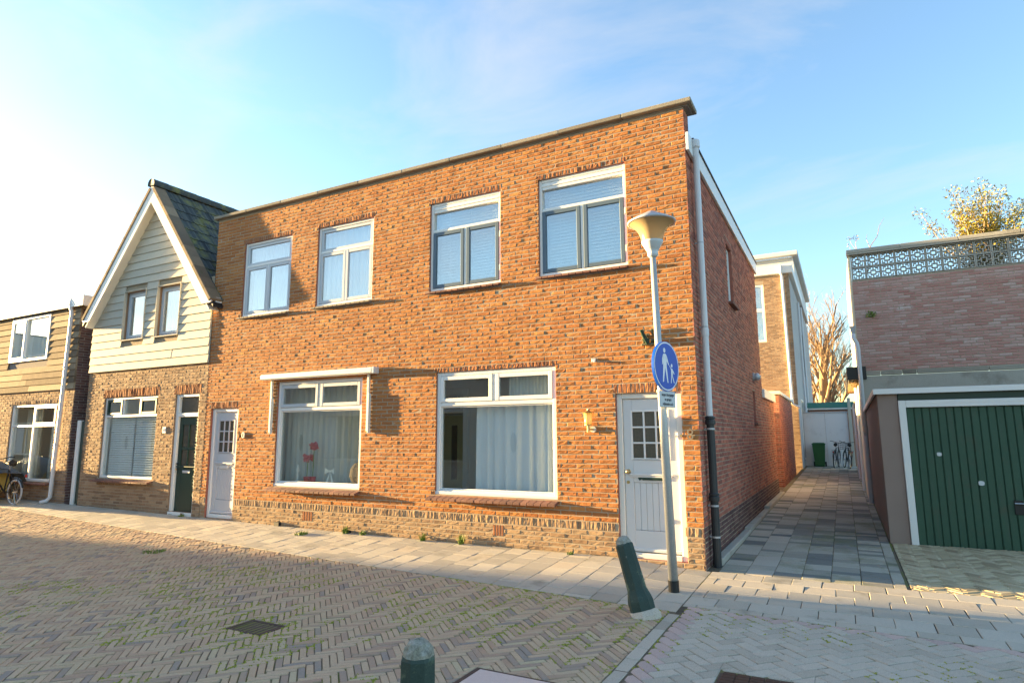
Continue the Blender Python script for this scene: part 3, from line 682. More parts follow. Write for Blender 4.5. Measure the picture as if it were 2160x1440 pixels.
for i in range(12): rects.append((3.02+.0633*i, 3.02+.0633*i+.052, 5.024, 5.124, 0))
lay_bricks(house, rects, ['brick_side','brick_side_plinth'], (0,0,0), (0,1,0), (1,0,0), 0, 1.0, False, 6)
# roof, coping, fascia
MB().box(XL+.01,.26,5.60,-.02,YE-.01,5.66).box(-6,YE+.01,2.62,-.02,9.93,2.66).build('roof', 'dark_metal', house)
cop = MB().box(XL,-.01,6.052,.06,.29,6.068).build('coping', 'mortar_dark', house)
n = 10; cw = (.115-(XL-.06))/n
for i in range(n):
    mm = MB(); a = XL-.06+cw*i
    mm.bbox(a+.002,-.085,6.07,a+cw-.002,.34,6.132,.008,rng.random())
    mm.build('coping_stone', 'concrete', cop)
fa = MB().bbox(.004,.0,5.43,.045,YE+.06,5.685,.004).build('fascia', 'white_paint', house)
MB().bbox(-.02,.268,5.687,.065,YE+.08,5.71,.003).build('roof_edge', 'dark_metal', fa)
MB().bbox(-.03,YE+.02,2.50,.05,9.98,2.70,.004).bbox(-3,9.96,2.50,-.031,10.0,2.70,.004).build('fascia', 'white_paint', house)
# windows
for k,(key,dark) in enumerate((('a',0),('b',0),('c',1),('d',1))):
    a,b,c,d = WU[key]; upper_window(house, a, b, c, d, dark, k)
    sill_row(house, a-.035, b+.01, c-.004, .075, .105, 'sill_grey' if not dark else 'sill_tile', .032, .14, .02)
    room(house, a-.3, b+.3, c-.9, d+.25, .145, 2.4)
def shop_window(x0, x1, z0, z1, fm, sm):
    y0 = .03; m = MB(); frame_rect(m, x0, x1, z0, z1, .06, y0, .145, .007, .07, .06)
    zt = z0+(z1-z0)*.715; xm = (x0+x1)/2
    m.bbox(x0+.061,y0+.008,zt,x1-.061,.14,zt+.06,.006); m.bbox(xm-.025,y0+.008,zt+.061,xm+.025,.14,z1-.061,.006)
    m.bbox(x0-.01,y0-.02,z0,x1+.01,y0-.001,z0+.045,.005)
    w = m.build('window', fm, house)
    for a,b in ((x0+.064,xm-.028),(xm+.028,x1-.064)): sash(w, a, b, zt+.064, z1-.064, y0-.008, sm, .06)
    frame_rect(mm := MB(), x0+.062, x1-.062, z0+.072, zt-.002, .018, y0+.03, y0+.06, .003); mm.build('glazing_bead', fm, w)
    pane(w, x0+.06, x1-.06, z0+.068, zt+.002, y0+.045)
    return w, zt, xm
w, zt, xm = shop_window(*WE, 'white_paint', 'frame_grey')
curtain(w, WE[0]-.3, WE[1]-.02, WE[2]+.02, WE[3]-.05, .42, 'sheer', 17, .022, 3)
sill_row(house, WE[0]-.10, WE[1]+.02, WE[2]-.006, .13, .11, 'sill_tile', .034, .19, .045)
room(house, WE[0]-.6, WE[1]+.5, .35, 2.95, .15, 3.6)
w, zt, xm = shop_window(*WF, 'white_paint', 'white_paint')
curtain(w, WF[0]+.62, WF[1]-.04, WF[2]+.02, WF[3]-.42, .24, 'curtain', 8, .035, 5)
curtain(w, xm+.16, WF[1]-.06, zt+.05, WF[3]-.06, .20, 'sheer', 14, .01, 9)
sill_row(house, WF[0]-.09, WF[1]+.02, WF[2]-.006, .13, .105, 'sill_tile', .036, .19, .045)
room(house, WF[0]-1.3, WF[1]+.4, .35, 2.95, .15, 1.5)
# the room door seen through the front window
MB().bbox(-5.240,1.42,.36,-5.140,1.499,2.5,.01).bbox(-4.400,1.42,.36,-4.300,1.499,2.5,.01).bbox(-5.139,1.425,2.4,-4.401,1.499,2.5,.01).build('inner_door_frame', 'white_paint', house)
d = MB().bbox(-5.130,1.44,.37,-4.410,1.49,2.02,.01).bbox(-5.130,1.44,2.06,-4.410,1.49,2.10,.01).build('inner_door', 'room_door', house)
MB().box(-4.640,1.432,.9,-4.520,1.438,1.85).box(-5.070,1.432,2.14,-4.470,1.438,2.36).build('inner_door_glass', 'dark_glass', d)
# doors
d, (a,b,c,e,y,ww,hh) = plank_door(house, *D8, 'cream_paint', 'door_white')
kn = MB().tube([(a+.05,y-.001,c+hh*.515),(a+.05,y-.03,c+hh*.515)], .013, 10); kn.tube([(a+.05,y-.028,c+hh*.515),(a+.05,y-.04,c+hh*.515),(a+.05,y-.062,c+hh*.515)], [.018,.029,.017], 12); kn.tube([(a+.05,y+.001,c+hh*.515),(a+.05,y-.006,c+hh*.515)], .032, 14)
kn.build('knob', 'brass', d, smooth=True)
MB().tube([(a+.045,y+.001,c+hh*.445),(a+.045,y-.012,c+hh*.445)], .021, 14).build('lock', 'brass', d)
lx = (a+b)/2+.03; lz = c+hh*.472
MB().bbox(lx-.15,y-.016,lz-.022,lx+.15,y-.001,lz+.022,.004).prism([(lx-.21,lz),(lx-.185,lz-.03),(lx-.17,lz-.012),(lx-.151,lz-.012),(lx-.151,lz+.012),(lx-.17,lz+.012),(lx-.185,lz+.03)], (y-.012,y-.001)).bbox(lx-.11,y-.022,lz-.010,lx+.11,y-.0165,lz+.012,.003).build('letterbox', 'green_paint', d)
MB().box(D8[0],.05,-.1,D8[1],.16,.098).build('doorstep', 'brick_plinth', house)
d, (a,b,c,e,y,ww,hh) = plank_door(house, *D10, 'white_paint', 'door_grey', nplank=8)
MB().bbox((a+b)/2-.12,y-.012,c+hh*.44,(a+b)/2+.12,y-.001,c+hh*.47,.003).build('letterbox', 'door_white', d)
MB().tube([(b-.045,y,c+hh*.45),(b-.045,y-.04,c+hh*.45)], .015, 10).build('knob', 'chrome', d)
MB().box(D10[0],.05,-.1,D10[1],.16,.148).build('doorstep', 'mortar', house)
# side windows
for (a,b,c,d) in (sw, lw):
    m = MB().bbox(-.10,a,c,-.06,a+.05,d,.004).bbox(-.10,b-.05,c,-.06,b,d,.004).bbox(-.101,a+.049,c,-.061,b-.049,c+.05,.004).bbox(-.101,a+.049,d-.05,-.061,b-.049,d,.004)
    sidew = m.build('window', 'white_paint', house)
    MB().box(-.085,a+.04,c+.04,-.08,b-.04,d-.04).build('pane', 'glass', sidew); MB().box(-.30,a,c,-.28,b,d).build('lining', 'blind', sidew)
    MB().bbox(-.05,a-.04,c-.05,.075,b+.04,c-.004,.006).build('sill', 'sill_tile', house)
# air bricks
for (a,b,c,d) in vents:
    v = MB().box(a,.035,c,b,.05,d).build('air_brick', 'black_paint', house)
    n = 4; w = (b-a)/n
    for i in range(n): MB().bbox(a+w*i+.004,-.002,c+.006,a+w*(i+1)-.012,.03,d-.006,.003,.3).build('slat', 'brick_soldier', v)
# downpipe on the flank
pipe = MB().tube([(.075,.30,5.62),(.075,.30,1.82)], .042, 14).lathe([(.046,0),(.05,.02),(.05,.09),(.046,.11)], (.075,.30,2.93), 14).lathe([(.05,0),(.062,.015),(.062,.10),(.05,.12)], (.075,.30,5.56), 14).tube([(.075,.30,5.66),(.04,.30,5.66)], .04, 10).build('downpipe', 'pipe_white', house, smooth=False)
pb = MB().tube([(.08,.30,1.86),(.08,.30,.0)], .05, 14)
for z in (1.78,.82): pb.lathe([(.05,0),(.066,.01),(.066,.06),(.056,.075),(.066,.085),(.066,.10),(.05,.115)], (.08,.30,z), 16)
pb.build('pipe_shoe', 'pipe_black', pipe)
for z in (1.72,.76,.38): MB().tube([(.08,.30,z),(.08,.30,z+.022)], .0525, 14).bbox(.0,.29,z,.03,.31,z+.022,.003).build('pipe_clip', 'zinc', pipe)
for z in (4.2,3.05): MB().tube([(.075,.30,z),(.075,.30,z+.02)], .0445, 14).bbox(.0,.29,z,.035,.31,z+.02,.003).build('pipe_clip', 'zinc', pipe)

# ------------------------------------------------------------------ house with the pointed gable
GX0, GX1 = -13.65, XL-.012
gab = thing('gable_house', 'house with pointed gable, cream wooden siding above brown brick', 'house', (-11.5, 3, 0))
GW, GD = (-12.95,-11.03,.80,2.54), (-10.44,-9.69,.21,2.53)
gl = lintels([GW, GD], .05, -.1+CO)
r = random.Random(31)
rects = [(*q, 0) for q in brick_rects(GX0, GX1, -.1, 3.13, [GW,GD]+gl, r=r)]
for (a,b,c,d) in gl:
    n = round((b-a)/.0595); w = (b-a)/n
    for i in range(n): rects.append((a+w*i+.004, a+w*(i+1)-.006, c+.002, d+.06, 1))
gl = [(a,b,c,d+.07) for a,b,c,d in gl]
rects = [q for q in rects if q[4] == 1 or not any(q[0] < b-.01 and q[1] > a+.01 and q[2] < d-.02 and q[3] > c+.02 for a,b,c,d in gl)]
lay_bricks(gab, rects, ['brick_tan','brick_soldier'], (0,0,0), (1,0,0), (0,-1,0), 300, 1.2, True, 32)
RS, RA, RZ = 1.267, -11.44, 7.16                              # roof slope, ridge x, ridge height
zr = lambda x: RZ-RS*abs(x-RA)
m = MB(); wall_sheet(m, (0,0,0), (1,0,0), (0,-1,0), GX0, GX1, -.2, 3.13, [GW,GD], .007, .14)
UW = [(-12.45,-11.69,3.80,4.88), (-11.255,-10.49,3.79,4.87)]
wall_sheet(m, (0,0,0), (1,0,0), (0,-1,0), GX0, GX1, 3.13, 4.9, UW, .004, .14)
m.add([(GX0,.004,4.9),(GX1,.004,4.9),(RA+(7.1-4.9)/RS,.004,4.9),(RA,.004,7.1),(RA-(7.1-4.9)/RS,.004,4.9)], [(2,3,4)])
m.box(GX0,.15,-.2,GX0+.05,8,4.4).box(GX1-.1,.15,-.2,GX1-.05,8,4.4).box(GX0,7.95,-.2,GX1-.05,8,4.5)
m.build('wall', ['mortar','brick_tan'], gab, fix=False)
ph = .1725; z = 3.13; k = 0; r = random.Random(33)
while z < 6.85:
    z1 = z+ph; half = (RZ-.20-(z+.02))/RS
    xa, xb = max(GX0+.03, RA-half), min(GX1-.0, RA+half)
    segs = [(xa, xb)]
    for (a,b,c,d) in UW:
        if z1 > c-.03 and z < d+.03:
            segs = [t for p,q in segs for t in ((p,min(q,a-.022)),(max(p,b+.022),q)) if t[1]-t[0] > .03]
    if len(segs) == 1 and segs[0][1]-segs[0][0] > 2 and k % 2: 
        cut = segs[0][0]+(segs[0][1]-segs[0][0])*r.uniform(.35,.8); segs = [(segs[0][0],cut-.002),(cut+.002,segs[0][1])]
    for (p,q) in segs:
        t = r.uniform(-.003,.003)
        MB().add([(p,-.046+t,z),(q,-.046+t,z),(q,-.026+t,z1-.004),(p,-.026+t,z1-.004),(p,.0,z),(q,.0,z),(q,.0,z1+.01),(p,.0,z1+.01)],
                 [(0,1,2,3),(0,4,5,1),(3,2,6,7),(0,3,7,4),(1,5,6,2)], r.random()).build('plank', 'siding', gab, fix=False)
    z = z1; k += 1
for (a,b,c,d) in UW:
    f = MB(); frame_rect(f, a-.022, b+.022, c-.022, d+.022, .02, -.058, .10, .004); f.build('window_trim', 'siding', gab)
    f = MB(); frame_rect(f, a, b, c, d, .045, .05, .13); w = f.build('window', 'frame_grey', gab)
    sash(w, a+.05, b-.05, c+.05, d-.05, .044, 'frame_grey', .055, 'glass_up'); blinds(w, a+.05, b-.05, c+.08, d-.06, .22, .03) if a < -12 else curtain(w, a+.05, b-.05, c, d, .24, 'sheer', 6, .02, 2)
room(gab, -12.8, -10.3, 3.3, 5.2, .15, 2.2)
# bargeboards and soffit
y0, y1 = -.255, -.225; tip = 2.25; bt = .40
for s in (-1,1):
    po = [(RA,RZ),(RA+s*tip,RZ-RS*tip),(RA+s*(tip-.04),RZ-RS*tip-.03),(RA+s*(tip-bt/RS+.04),RZ-RS*tip-.03),(RA,RZ-bt)]
    MB().prism(po, (y0,y1)).build('bargeboard', 'white_paint', gab)
    po = [(RA,RZ-.10),(RA+s*(tip-.06),RZ-RS*(tip-.06)-.10),(RA+s*(tip-.06),RZ-RS*(tip-.06)-.13),(RA,RZ-.13)]
    MB().prism([(RA,RZ-.26),(RA+s*(tip-.1),RZ-RS*(tip-.1)-.26),(RA+s*(tip-.1),RZ-RS*(tip-.1)-.285),(RA,RZ-.285)], (y1+.001,.0)).build('soffit', 'cream_paint', gab)
    MB().prism([(RA,RZ-.03),(RA+s*(tip+.02),RZ-RS*(tip+.02)-.03),(RA+s*(tip+.02),RZ-RS*(tip+.02)-.09),(RA,RZ-.10)], (y1+.002,8)).build('roof', 'dark_metal', gab)
MB().bbox(RA+tip-.18,-.14,RZ-RS*tip-.04,RA+tip-.02,7.9,RZ-RS*tip+.10,.01).build('gutter', 'white_paint', gab)
# roof tiles
tw, texp = .30, .315; sl = math.hypot(1,RS); nd = Vector((1,0,-RS))/sl; nn = Vector((RS,0,1))/sl
tile_meshes = []
for k in range(6):
    rr = random.Random(k+50); mm = MB(); n = 8; prof = []
    for i in range(n+1):
        t = i/n; prof.append((t*tw*1.02-.003, .012+.022*math.exp(-((t-.12)/.11)**2)+.010*math.exp(-((t-.62)/.16)**2)))
    L_ = texp*1.12
    for (yy,zz) in prof: mm.v += [(yy,0,zz),(yy,L_,zz+.018),(yy,L_,zz+.018-.022)]
    for i in range(n):
        a = i*3; mm.faces([(a,a+1,a+4,a+3),(a+1,a+2,a+5,a+4)], rr.random())
    tile_meshes.append((mm.mesh('roof_tile', 'roof_tile', False)))
def tile_at(s, row, y, me, name='roof_tile'):
    D = Vector((s*nd.x,0,nd.z)); Nn = Vector((s*nn.x,0,nn.z)); Y = Vector((0,1,0)) if s < 0 else Vector((0,1,0))
    p = Vector((RA,y,RZ+.0))+D*(row*texp+.10)+Nn*.005
    mt = Matrix(((Y.x,D.x,Nn.x,p.x),(Y.y,D.y,Nn.y,p.y),(Y.z,D.z,Nn.z,p.z),(0,0,0,1)))
    return link(name, me, gab, mt)
nrow = int((tip*sl-.05)/texp)
for row in range(nrow):
    for c in range(14): tile_at(1, row, -.02+c*tw+rng.uniform(-.004,.004), tile_meshes[rng.randrange(6)])
    for c in range(2): tile_at(-1, row, -.02+c*tw, tile_meshes[rng.randrange(6)])
vt = MB(); vt.bbox(-.22,0,-.06,.02,texp*1.1,.028,.012,.4); vme = []
for k in range(4):
    v = MB(); v.bbox(-.275,0,-.055,-.01,texp*1.12,.034,.012,k/4); vme.append(v.mesh('verge_tile', 'verge_tile'))
for row in range(nrow):
    for s in (1,-1): tile_at(s, row, 0, vme[rng.randrange(4)], 'verge_tile')
rm = MB(); n = 10
for yy, q in ((0,1.0),(.36,1.06)):
    for i in range(n+1):
        a = math.pi*(-.12+1.24*i/n); rm.v.append((math.cos(a)*.115*q, yy, math.sin(a)*.12*q))
rm.faces([(i,i+1,n+2+i,n+1+i) for i in range(n)], .5); rm.faces([tuple(range(n+1))], .8)
rme = rm.mesh('ridge_tile', 'roof_tile', True)
for k in range(22): link('ridge_tile', rme, gab, Matrix.Translation((RA, -.29+k*.345, RZ+.005)))
# ground floor window, blinds, door
f = MB(); frame_rect(f, *GW, .05, .035, .14, .006); zt = GW[2]+(GW[3]-GW[2])*.75; f.bbox(GW[0]+.051,.042,zt,GW[1]-.051,.13,zt+.05,.005); wd = (GW[1]-GW[0]-.1)/3
for i in (1,2): f.bbox(GW[0]+.05+wd*i-.022,.042,zt+.051,GW[0]+.05+wd*i+.022,.13,GW[3]-.051,.005)
w = f.build('window', 'white_paint', gab)
for i in range(3):
    a = GW[0]+.05+wd*i+.024; b = a+wd-.048
    if i == 1: pane(w, a-.01, b+.01, zt+.05, GW[3]-.05, .07)
    else: sash(w, a, b, zt+.055, GW[3]-.055, .03, 'green_paint' if 1 else '', .05)
pane(w, GW[0]+.045, GW[1]-.045, GW[2]+.045, zt+.005, .07)
for a,b in ((GW[0]+.07,(GW[0]+GW[1])/2-.02),((GW[0]+GW[1])/2+.02,GW[1]-.07)): blinds(w, a, b, GW[2]+.06, zt+.02, .17, .05, 'blind', .95)
sill_row(gab, GW[0]-.08, GW[1]+.05, GW[2]-.006, .12, .11, 'sill_tile', .034, .19, .04)
room(gab, GW[0]-.4, GW[1]+.3, .3, 2.9, .15, 3)
a,b,c,d = GD; f = MB(); f.bbox(a,.03,c,a+.09,.14,d,.008).bbox(b-.05,.03,c,b,.14,d,.008).bbox(a+.091,.032,d-.06,b-.051,.14,d,.008).bbox(a+.091,.032,c+1.86,b-.051,.14,c+1.94,.008).bbox(a-.0,.0,c-.09,b,.15,c-.001,.01)
dr = f.build('door', 'white_paint', gab)
lf = MB(); y = .075; lf.bbox(a+.094,y,c+.004,a+.19,y+.05,c+1.855,.005).bbox(b-.15,y,c+.004,b-.054,y+.05,c+1.855,.005).bbox(a+.1905,y+.001,c+.004,b-.1505,y+.05,c+.85,.005).bbox(a+.1905,y+.001,c+1.70,b-.1505,y+.05,c+1.855,.005).bbox(a+.1905,y+.001,c+1.20,b-.1505,y+.05,c+1.25,.005)
xm = (a+b)/2+.02; lf.bbox(xm-.015,y-.001,c+.85,xm+.015,y+.05,c+1.70,.004); lf.bbox(a+.1,y-.03,c+.86,b-.06,y-.001,c+.885,.005); lf.build('door_leaf', 'green_paint', dr)
MB().box(a+.18,y+.02,c+.84,b-.14,y+.03,c+1.72).build('pane', 'dark_glass', dr); MB().box(a+.08,.09,c+1.93,b-.04,.10,d-.05).build('fanlight', 'dark_glass', dr)
MB().bbox(xm-.10,y-.014,c+.75,xm+.12,y-.001,c+.80,.004).build('letterbox', 'steel', dr)
MB().tube([(a+.14,y,c+.93),(a+.14,y-.05,c+.93)], .02, 10).build('lock', 'chrome', dr); MB().tube([(a+.14,y,c+.83),(a+.14,y-.05,c+.82)], .022, 10).build('knob', 'chrome', dr)
# ------------------------------------------------------------------ dark timber-clad house on the left
LX0, LX1 = -20.4, -14.2
lef = thing('timber_house', 'house at the left edge clad in dark weathered boards above brick', 'house', (-17, 3, 0))
LW, LU = (-17.0,-14.90,.64,2.49), (-17.34,-15.50,3.58,4.71)
LW2 = (-19.6,-18.3,.64,2.49)
r = random.Random(41); gl = lintels([LW], .04, -.1)
rects = [(*q, 0) for q in brick_rects(LX0, LX1, -.1, 2.80, [LW,LW2]+gl, r=r)]
for (a,b,c,d) in gl:
    n = round((b-a)/.0595); w = (b-a)/n
    for i in range(n): rects.append((a+w*i+.004, a+w*(i+1)-.006, c+.002, d-.010, 0))
lay_bricks(lef, rects, ['brick_tan'], (0,0,0), (1,0,0), (0,-1,0), 200, 1.2, True, 42)
m = MB(); wall_sheet(m, (0,0,0), (1,0,0), (0,-1,0), LX0, LX1, -.2, 4.8, [LW,LW2,LU], .007, .14)
wall_sheet(m, (LX1,0,0), (0,1,0), (1,0,0), 0, 7, -.2, 4.8, [], .007)
m.build('wall', ['mortar_dark','brick_tan'], lef, fix=False)
lay_bricks(lef, [(*q, 0) for q in brick_rects(.0, 4, -.1, 4.7, [], r=r)], ['brick_side_plinth'], (LX1,0,0), (0,1,0), (1,0,0), 0, 1, False, 43)
z = 2.80; ph = .152; r = random.Random(44)
while z < 4.72:
    segs = [(LX0, LX1)]
    if z+ph > LU[2]-.03 and z < LU[3]+.03: segs = [(LX0, LU[0]-.03),(LU[1]+.03, LX1)]
    for (p,q) in segs:
        n = max(1, round((q-p)/2.1)); cuts = [p]+sorted(p+(q-p)*(i+r.uniform(-.2,.2))/n for i in range(1,n))+[q]
        for a,b in zip(cuts, cuts[1:]):
            t = r.uniform(-.004,.004)
            MB().add([(a+.002,-.045+t,z),(b-.002,-.045+t,z+r.uniform(-.004,.004)),(b-.002,-.025+t,z+ph-.006),(a+.002,-.025+t,z+ph-.006),(a,.0,z),(b,.0,z),(b,.0,z+ph),(a,.0,z+ph)],
                 [(0,1,2,3),(0,4,5,1),(3,2,6,7),(0,3,7,4),(1,5,6,2)], r.random()).build('plank', 'old_wood', lef, fix=False)
    z += ph
f = MB().bbox(LX0,-.14,4.74,LX1+.24,-.10,5.0,.006).bbox(LX1+.20,-.099,4.74,LX1+.24,7,5.0,.006).build('fascia', 'white_paint', lef)
MB().box(LX0,-.099,4.90,LX1+.19,7,4.94).build('roof', 'dark_metal', lef)
a,b,c,d = LU; f = MB(); frame_rect(f, a, b, c, d, .06, -.05, .12); xm = a+.72; f.bbox(xm-.03,-.044,c+.061,xm+.03,.12,d-.061,.005); w = f.build('window', 'white_paint', lef)
sash(w, a+.064, xm-.034, c+.064, d-.064, -.056, 'white_paint', .05, 'glass_up'); pane(w, xm+.025, b-.055, c+.055, d-.055, .0, 'glass_up'); room(lef, a-.2, b+.3, c-.6, d+.1, .13, 2)
curtain(w, a+.06, b-.06, c, d, .2, 'sheer', 9, .02, 12)
a,b,c,d = LW; f = MB(); frame_rect(f, a, b, c, d, .06, .03, .14); zt = c+(d-c)*.70; xm = (a+b)/2; f.bbox(a+.061,.038,zt,b-.061,.13,zt+.05,.005).bbox(xm-.03,.036,c+.061,xm+.03,.13,zt-.001,.005).bbox(xm-.03,.036,zt+.051,xm+.03,.13,d-.061,.005)
w = f.build('window', 'white_paint', lef)
sash(w, xm+.034, b-.064, zt+.055, d-.064, .024, 'white_paint', .05)
for p,q,s,t in ((a+.055,xm-.025,c+.055,zt+.005),(xm+.025,b-.055,c+.055,zt+.005),(a+.055,xm-.025,zt+.045,d-.055)): pane(w, p, q, s, t, .07)
curtain(w, a+.1, xm-.2, c+.02, d-.1, .35, 'sheer', 7, .03, 21); curtain(w, xm+.2, b-.1, c+.02, d-.1, .35, 'sheer', 7, .03, 22); room(lef, a-.3, b+.3, .3, 2.75, .15, 2.6)
sill_row(lef, a-.08, b+.04, c-.006, .10, .11, 'sill_tile', .034, .17, .03)
a,b,c,d = LW2; f = MB(); frame_rect(f, a, b, c, d, .06, .03, .14); w = f.build('window', 'white_paint', lef); pane(w, a+.05, b-.05, c+.05, d-.05, .07); curtain(w, a+.06, b-.06, c, d, .3, 'sheer', 8, .03, 23)
p = MB().tube([(-14.50,-.10,4.98),(-14.50,-.13,4.80),(-14.50,-.08,4.62),(-14.53,-.08,3.0),(-14.62,-.08,.32),(-14.66,-.13,.24),(-14.74,-.22,.21)], .042, 12).build('downpipe', 'pipe_white', lef, smooth=True)
for z in (3.3,1.5): MB().tube([(-14.53-.03*(3.3-z),-.08,z),(-14.53-.03*(3.3-z),-.08,z+.025)], .047, 12).build('pipe_clip', 'zinc', p)
# gate in the slot between the two houses
gt = thing('alley_door', 'narrow dark green door with white post between the gabled and timber houses', 'gate', (-13.9,.1,0))
MB().bbox(-13.995,.02,.14,-13.865,.10,2.06,.008).build('post', 'white_paint', gt)
MB().bbox(-13.862,.05,.20,-13.67,.09,2.04,.006).build('door_leaf', 'green_paint', gt)

# ------------------------------------------------------------------ garage
GX = 2.08
gar = thing('garage', 'pebbledash garage with wide green up-and-over door and white frame', 'garage', (4, 5.6, 0))
zt0, zt1 = 2.26, 2.16
def trap(m, x0, x1, ya, yb, za0, za1, mi=0):
    m.add([(x0,ya,-.1),(x1,ya,-.1),(x1,yb,-.1),(x0,yb,-.1),(x0,ya,za0),(x1,ya,za0),(x1,yb,za1),(x0,yb,za1)], [(0,3,2,1),(4,5,6,7),(0,1,5,4),(1,2,6,5),(2,3,7,6),(3,0,4,7)], .5, mi); return m
m = trap(MB(), GX, GX+.16, 3.17, 8.36, zt0, zt1); m.bbox(GX,3.0,-.1,2.345,3.169,zt0,.006); m.build('wall', 'pebbledash', gar)
MB().box(5.05,3.0,-.1,5.5,3.2,zt0).box(5.35,3.2,-.1,5.5,8.36,zt1).build('wall', 'pebbledash', gar)
trap(MB(), GX+.165, 5.34, 3.18, 8.36, zt0-.02, zt1-.02).v
rf = MB(); rf.add([(GX-.03,2.93,zt0),(5.55,2.93,zt0),(5.55,8.38,zt1),(GX-.03,8.38,zt1),(GX-.03,2.93,zt0+.03),(5.55,2.93,zt0+.03),(5.55,8.38,zt1+.03),(GX-.03,8.38,zt1+.03)], [(0,3,2,1),(4,5,6,7),(0,1,5,4),(1,2,6,5),(2,3,7,6),(3,0,4,7)])
rf = rf.build('roof', 'dark_metal', gar)
ed = MB().bbox(GX-.05,2.91,zt0-.01,5.6,2.935,zt0+.07,.004)
ed.add([(GX-.05,2.936,zt0-.01),(GX-.02,2.936,zt0-.01),(GX-.02,8.37,zt1-.01),(GX-.05,8.37,zt1-.01),(GX-.05,2.936,zt0+.07),(GX-.02,2.936,zt0+.07),(GX-.02,8.37,zt1+.07),(GX-.05,8.37,zt1+.07)], [(0,3,2,1),(4,5,6,7),(0,1,5,4),(1,2,6,5),(2,3,7,6),(3,0,4,7)])
ed.build('roof_trim', 'white_paint', rf)
MB().bbox(2.35,2.985,2.155,5.2,3.17,zt0-.002,.004).build('lintel_board', 'green_paint', gar)
f = MB().bbox(2.347,2.96,.01,2.44,3.12,2.15,.006).bbox(5.0,2.96,.01,5.09,3.12,2.15,.006).bbox(2.441,2.962,2.045,4.999,3.12,2.15,.006).bbox(2.441,2.958,2.10,4.999,2.9615,2.115,.001).build('door_frame', 'white_paint', gar)
gd = MB().box(2.442,3.045,.03,4.998,3.06,2.043).build('garage_door', 'garage_green', gar)
n = 26; w = (4.996-2.444)/n
for i in range(n): MB().bbox(2.444+w*i+.002,3.018+(.004 if i % 2 else 0),.032,2.444+w*(i+1)-.006,3.044,2.042,.008).build('plank', 'garage_green', gd)
MB().bbox(2.46,2.985,.0,4.98,3.01,.05,.006).build('bottom_rail', 'green_paint', gd)
MB().bbox(3.60,2.996,.55,3.70,3.016,.74,.004).build('lock_plate', 'black_paint', gd)
MB().tube([(3.60,2.975,.70),(3.72,2.975,.70)], .010, 8).tube([(3.65,3.0,.70),(3.65,2.975,.70)], .010, 8).build('door_handle', 'chrome', gd)
for cx,cz,q in ((2.80,1.36,.032),(3.26,.96,.038)): 
    pp = [(cx+q*math.cos(t*.63)*(1+.12*math.sin(t*2.1)), cz+q*math.sin(t*.63)*(1+.15*math.cos(t*1.3))) for t in range(10)]
    MB().prism(pp, (3.0125,3.0165)).build('paint_patch', 'sign_grey', gd)
# ------------------------------------------------------------------ flat-roofed building behind the garage
WY = 8.4; WX = 2.04
big = thing('flat_roof_building', 'flat-roofed pink brick building with openwork block parapet behind the garage', 'building', (5, 11, 0))
r = random.Random(61)
lay_bricks(big, [(*q, 0) for q in brick_rects(WX, 8.6, 3.10, 5.24, [], r=r)], ['brick_pink'], (0,WY,0), (1,0,0), (0,-1,0), 300, .8, True, 62)
m = MB(); wall_sheet(m, (0,WY,0), (1,0,0), (0,-1,0), WX, 8.6, 3.08, 5.25, [], .006)
m.build('wall', ['mortar','brick_pink'], big, fix=False)
MB().bbox(WX+.002,WY-.005,-.1,8.6,WY+.05,2.98,.01).build('concrete_base', 'concrete_grey', big)
u = WX; r = random.Random(63)
while u < 8.5:
    l = r.uniform(.25,.6) if u < 3 else r.uniform(.8,1.6)
    MB().bbox(u+.004,WY-.012+r.uniform(-.006,.006),2.985,u+l,WY+.04,3.092,.012,r.random()).build('ledge_stone', 'concrete', big); u += l
MB().box(WX-.035,WY+.012,-.1,WX-.001,13.4,5.98).build('side_wall', 'render_cream', big)
MB().box(WX,WY+.15,5.10,8.6,13.4,5.16).build('roof', 'dark_metal', big)
cp = MB(); n = 7
par = MB().bbox(WX-.06,WY-.05,5.862,8.7,WY+.24,5.90,.004).build('parapet_cap', 'concrete_grey', big)
for i in range(6): MB().bbox(WX-.07+1.1*i,WY-.06,5.90,WX-.07+1.1*i+1.096,WY+.25,5.99,.01,r.random()).build('coping_stone', 'concrete_grey', par)
bs = .30; bb = MB(); h = bs/2; e = .022
frame_rect(bb, -h+.002, h-.002, -h+.002, h-.002, e, 0, .09, .004); frame_rect(bb, -.06, .06, -.06, .06, .022, .004, .086, .004)
for sx, sz_ in ((1,0),(-1,0),(0,1),(0,-1)):
    if sx: bb.bbox(sx*.061,.008,-.013,sx*(h-e-.001),.082,.013,.003)
    else: bb.bbox(-.013,.008,sz_*.061,.013,.082,sz_*(h-e-.001),.003)
for sx in (-1,1):
    for sz_ in (-1,1): bb.bbox(sx*.04,.010,sz_*.088,sx*.105,.080,sz_*.106,.003).bbox(sx*.088,.011,sz_*.04,sx*.106,.079,sz_*.0875,.003)
bme = bb.mesh('breeze_block', 'concrete_grey')
for i in range(21):
    for k in range(2): link('breeze_block', bme, big, Matrix.Translation((WX+.005+bs*(i+.5), WY+.012, 5.256+bs*(k+.5)+.003)))
# rain pipe with hopper
p = MB().lathe([(.05,0),(.085,.16),(.095,.165),(.095,.18)], (1.965,WY-.10,3.96), 4, rot=math.pi/4).build('hopper', 'zinc', big)
MB().tube([(1.965,WY-.10,3.97),(1.965,WY-.10,3.86),(2.02,WY-.12,3.74),(2.035,WY-.12,3.6),(2.035,WY-.12,1.6)], .045, 12).build('downpipe', 'pipe_white', big, smooth=True)
MB().tube([(2.035,WY-.12,1.62),(2.035,WY-.12,.08)], .05, 12).build('pipe_shoe', 'zinc', p)
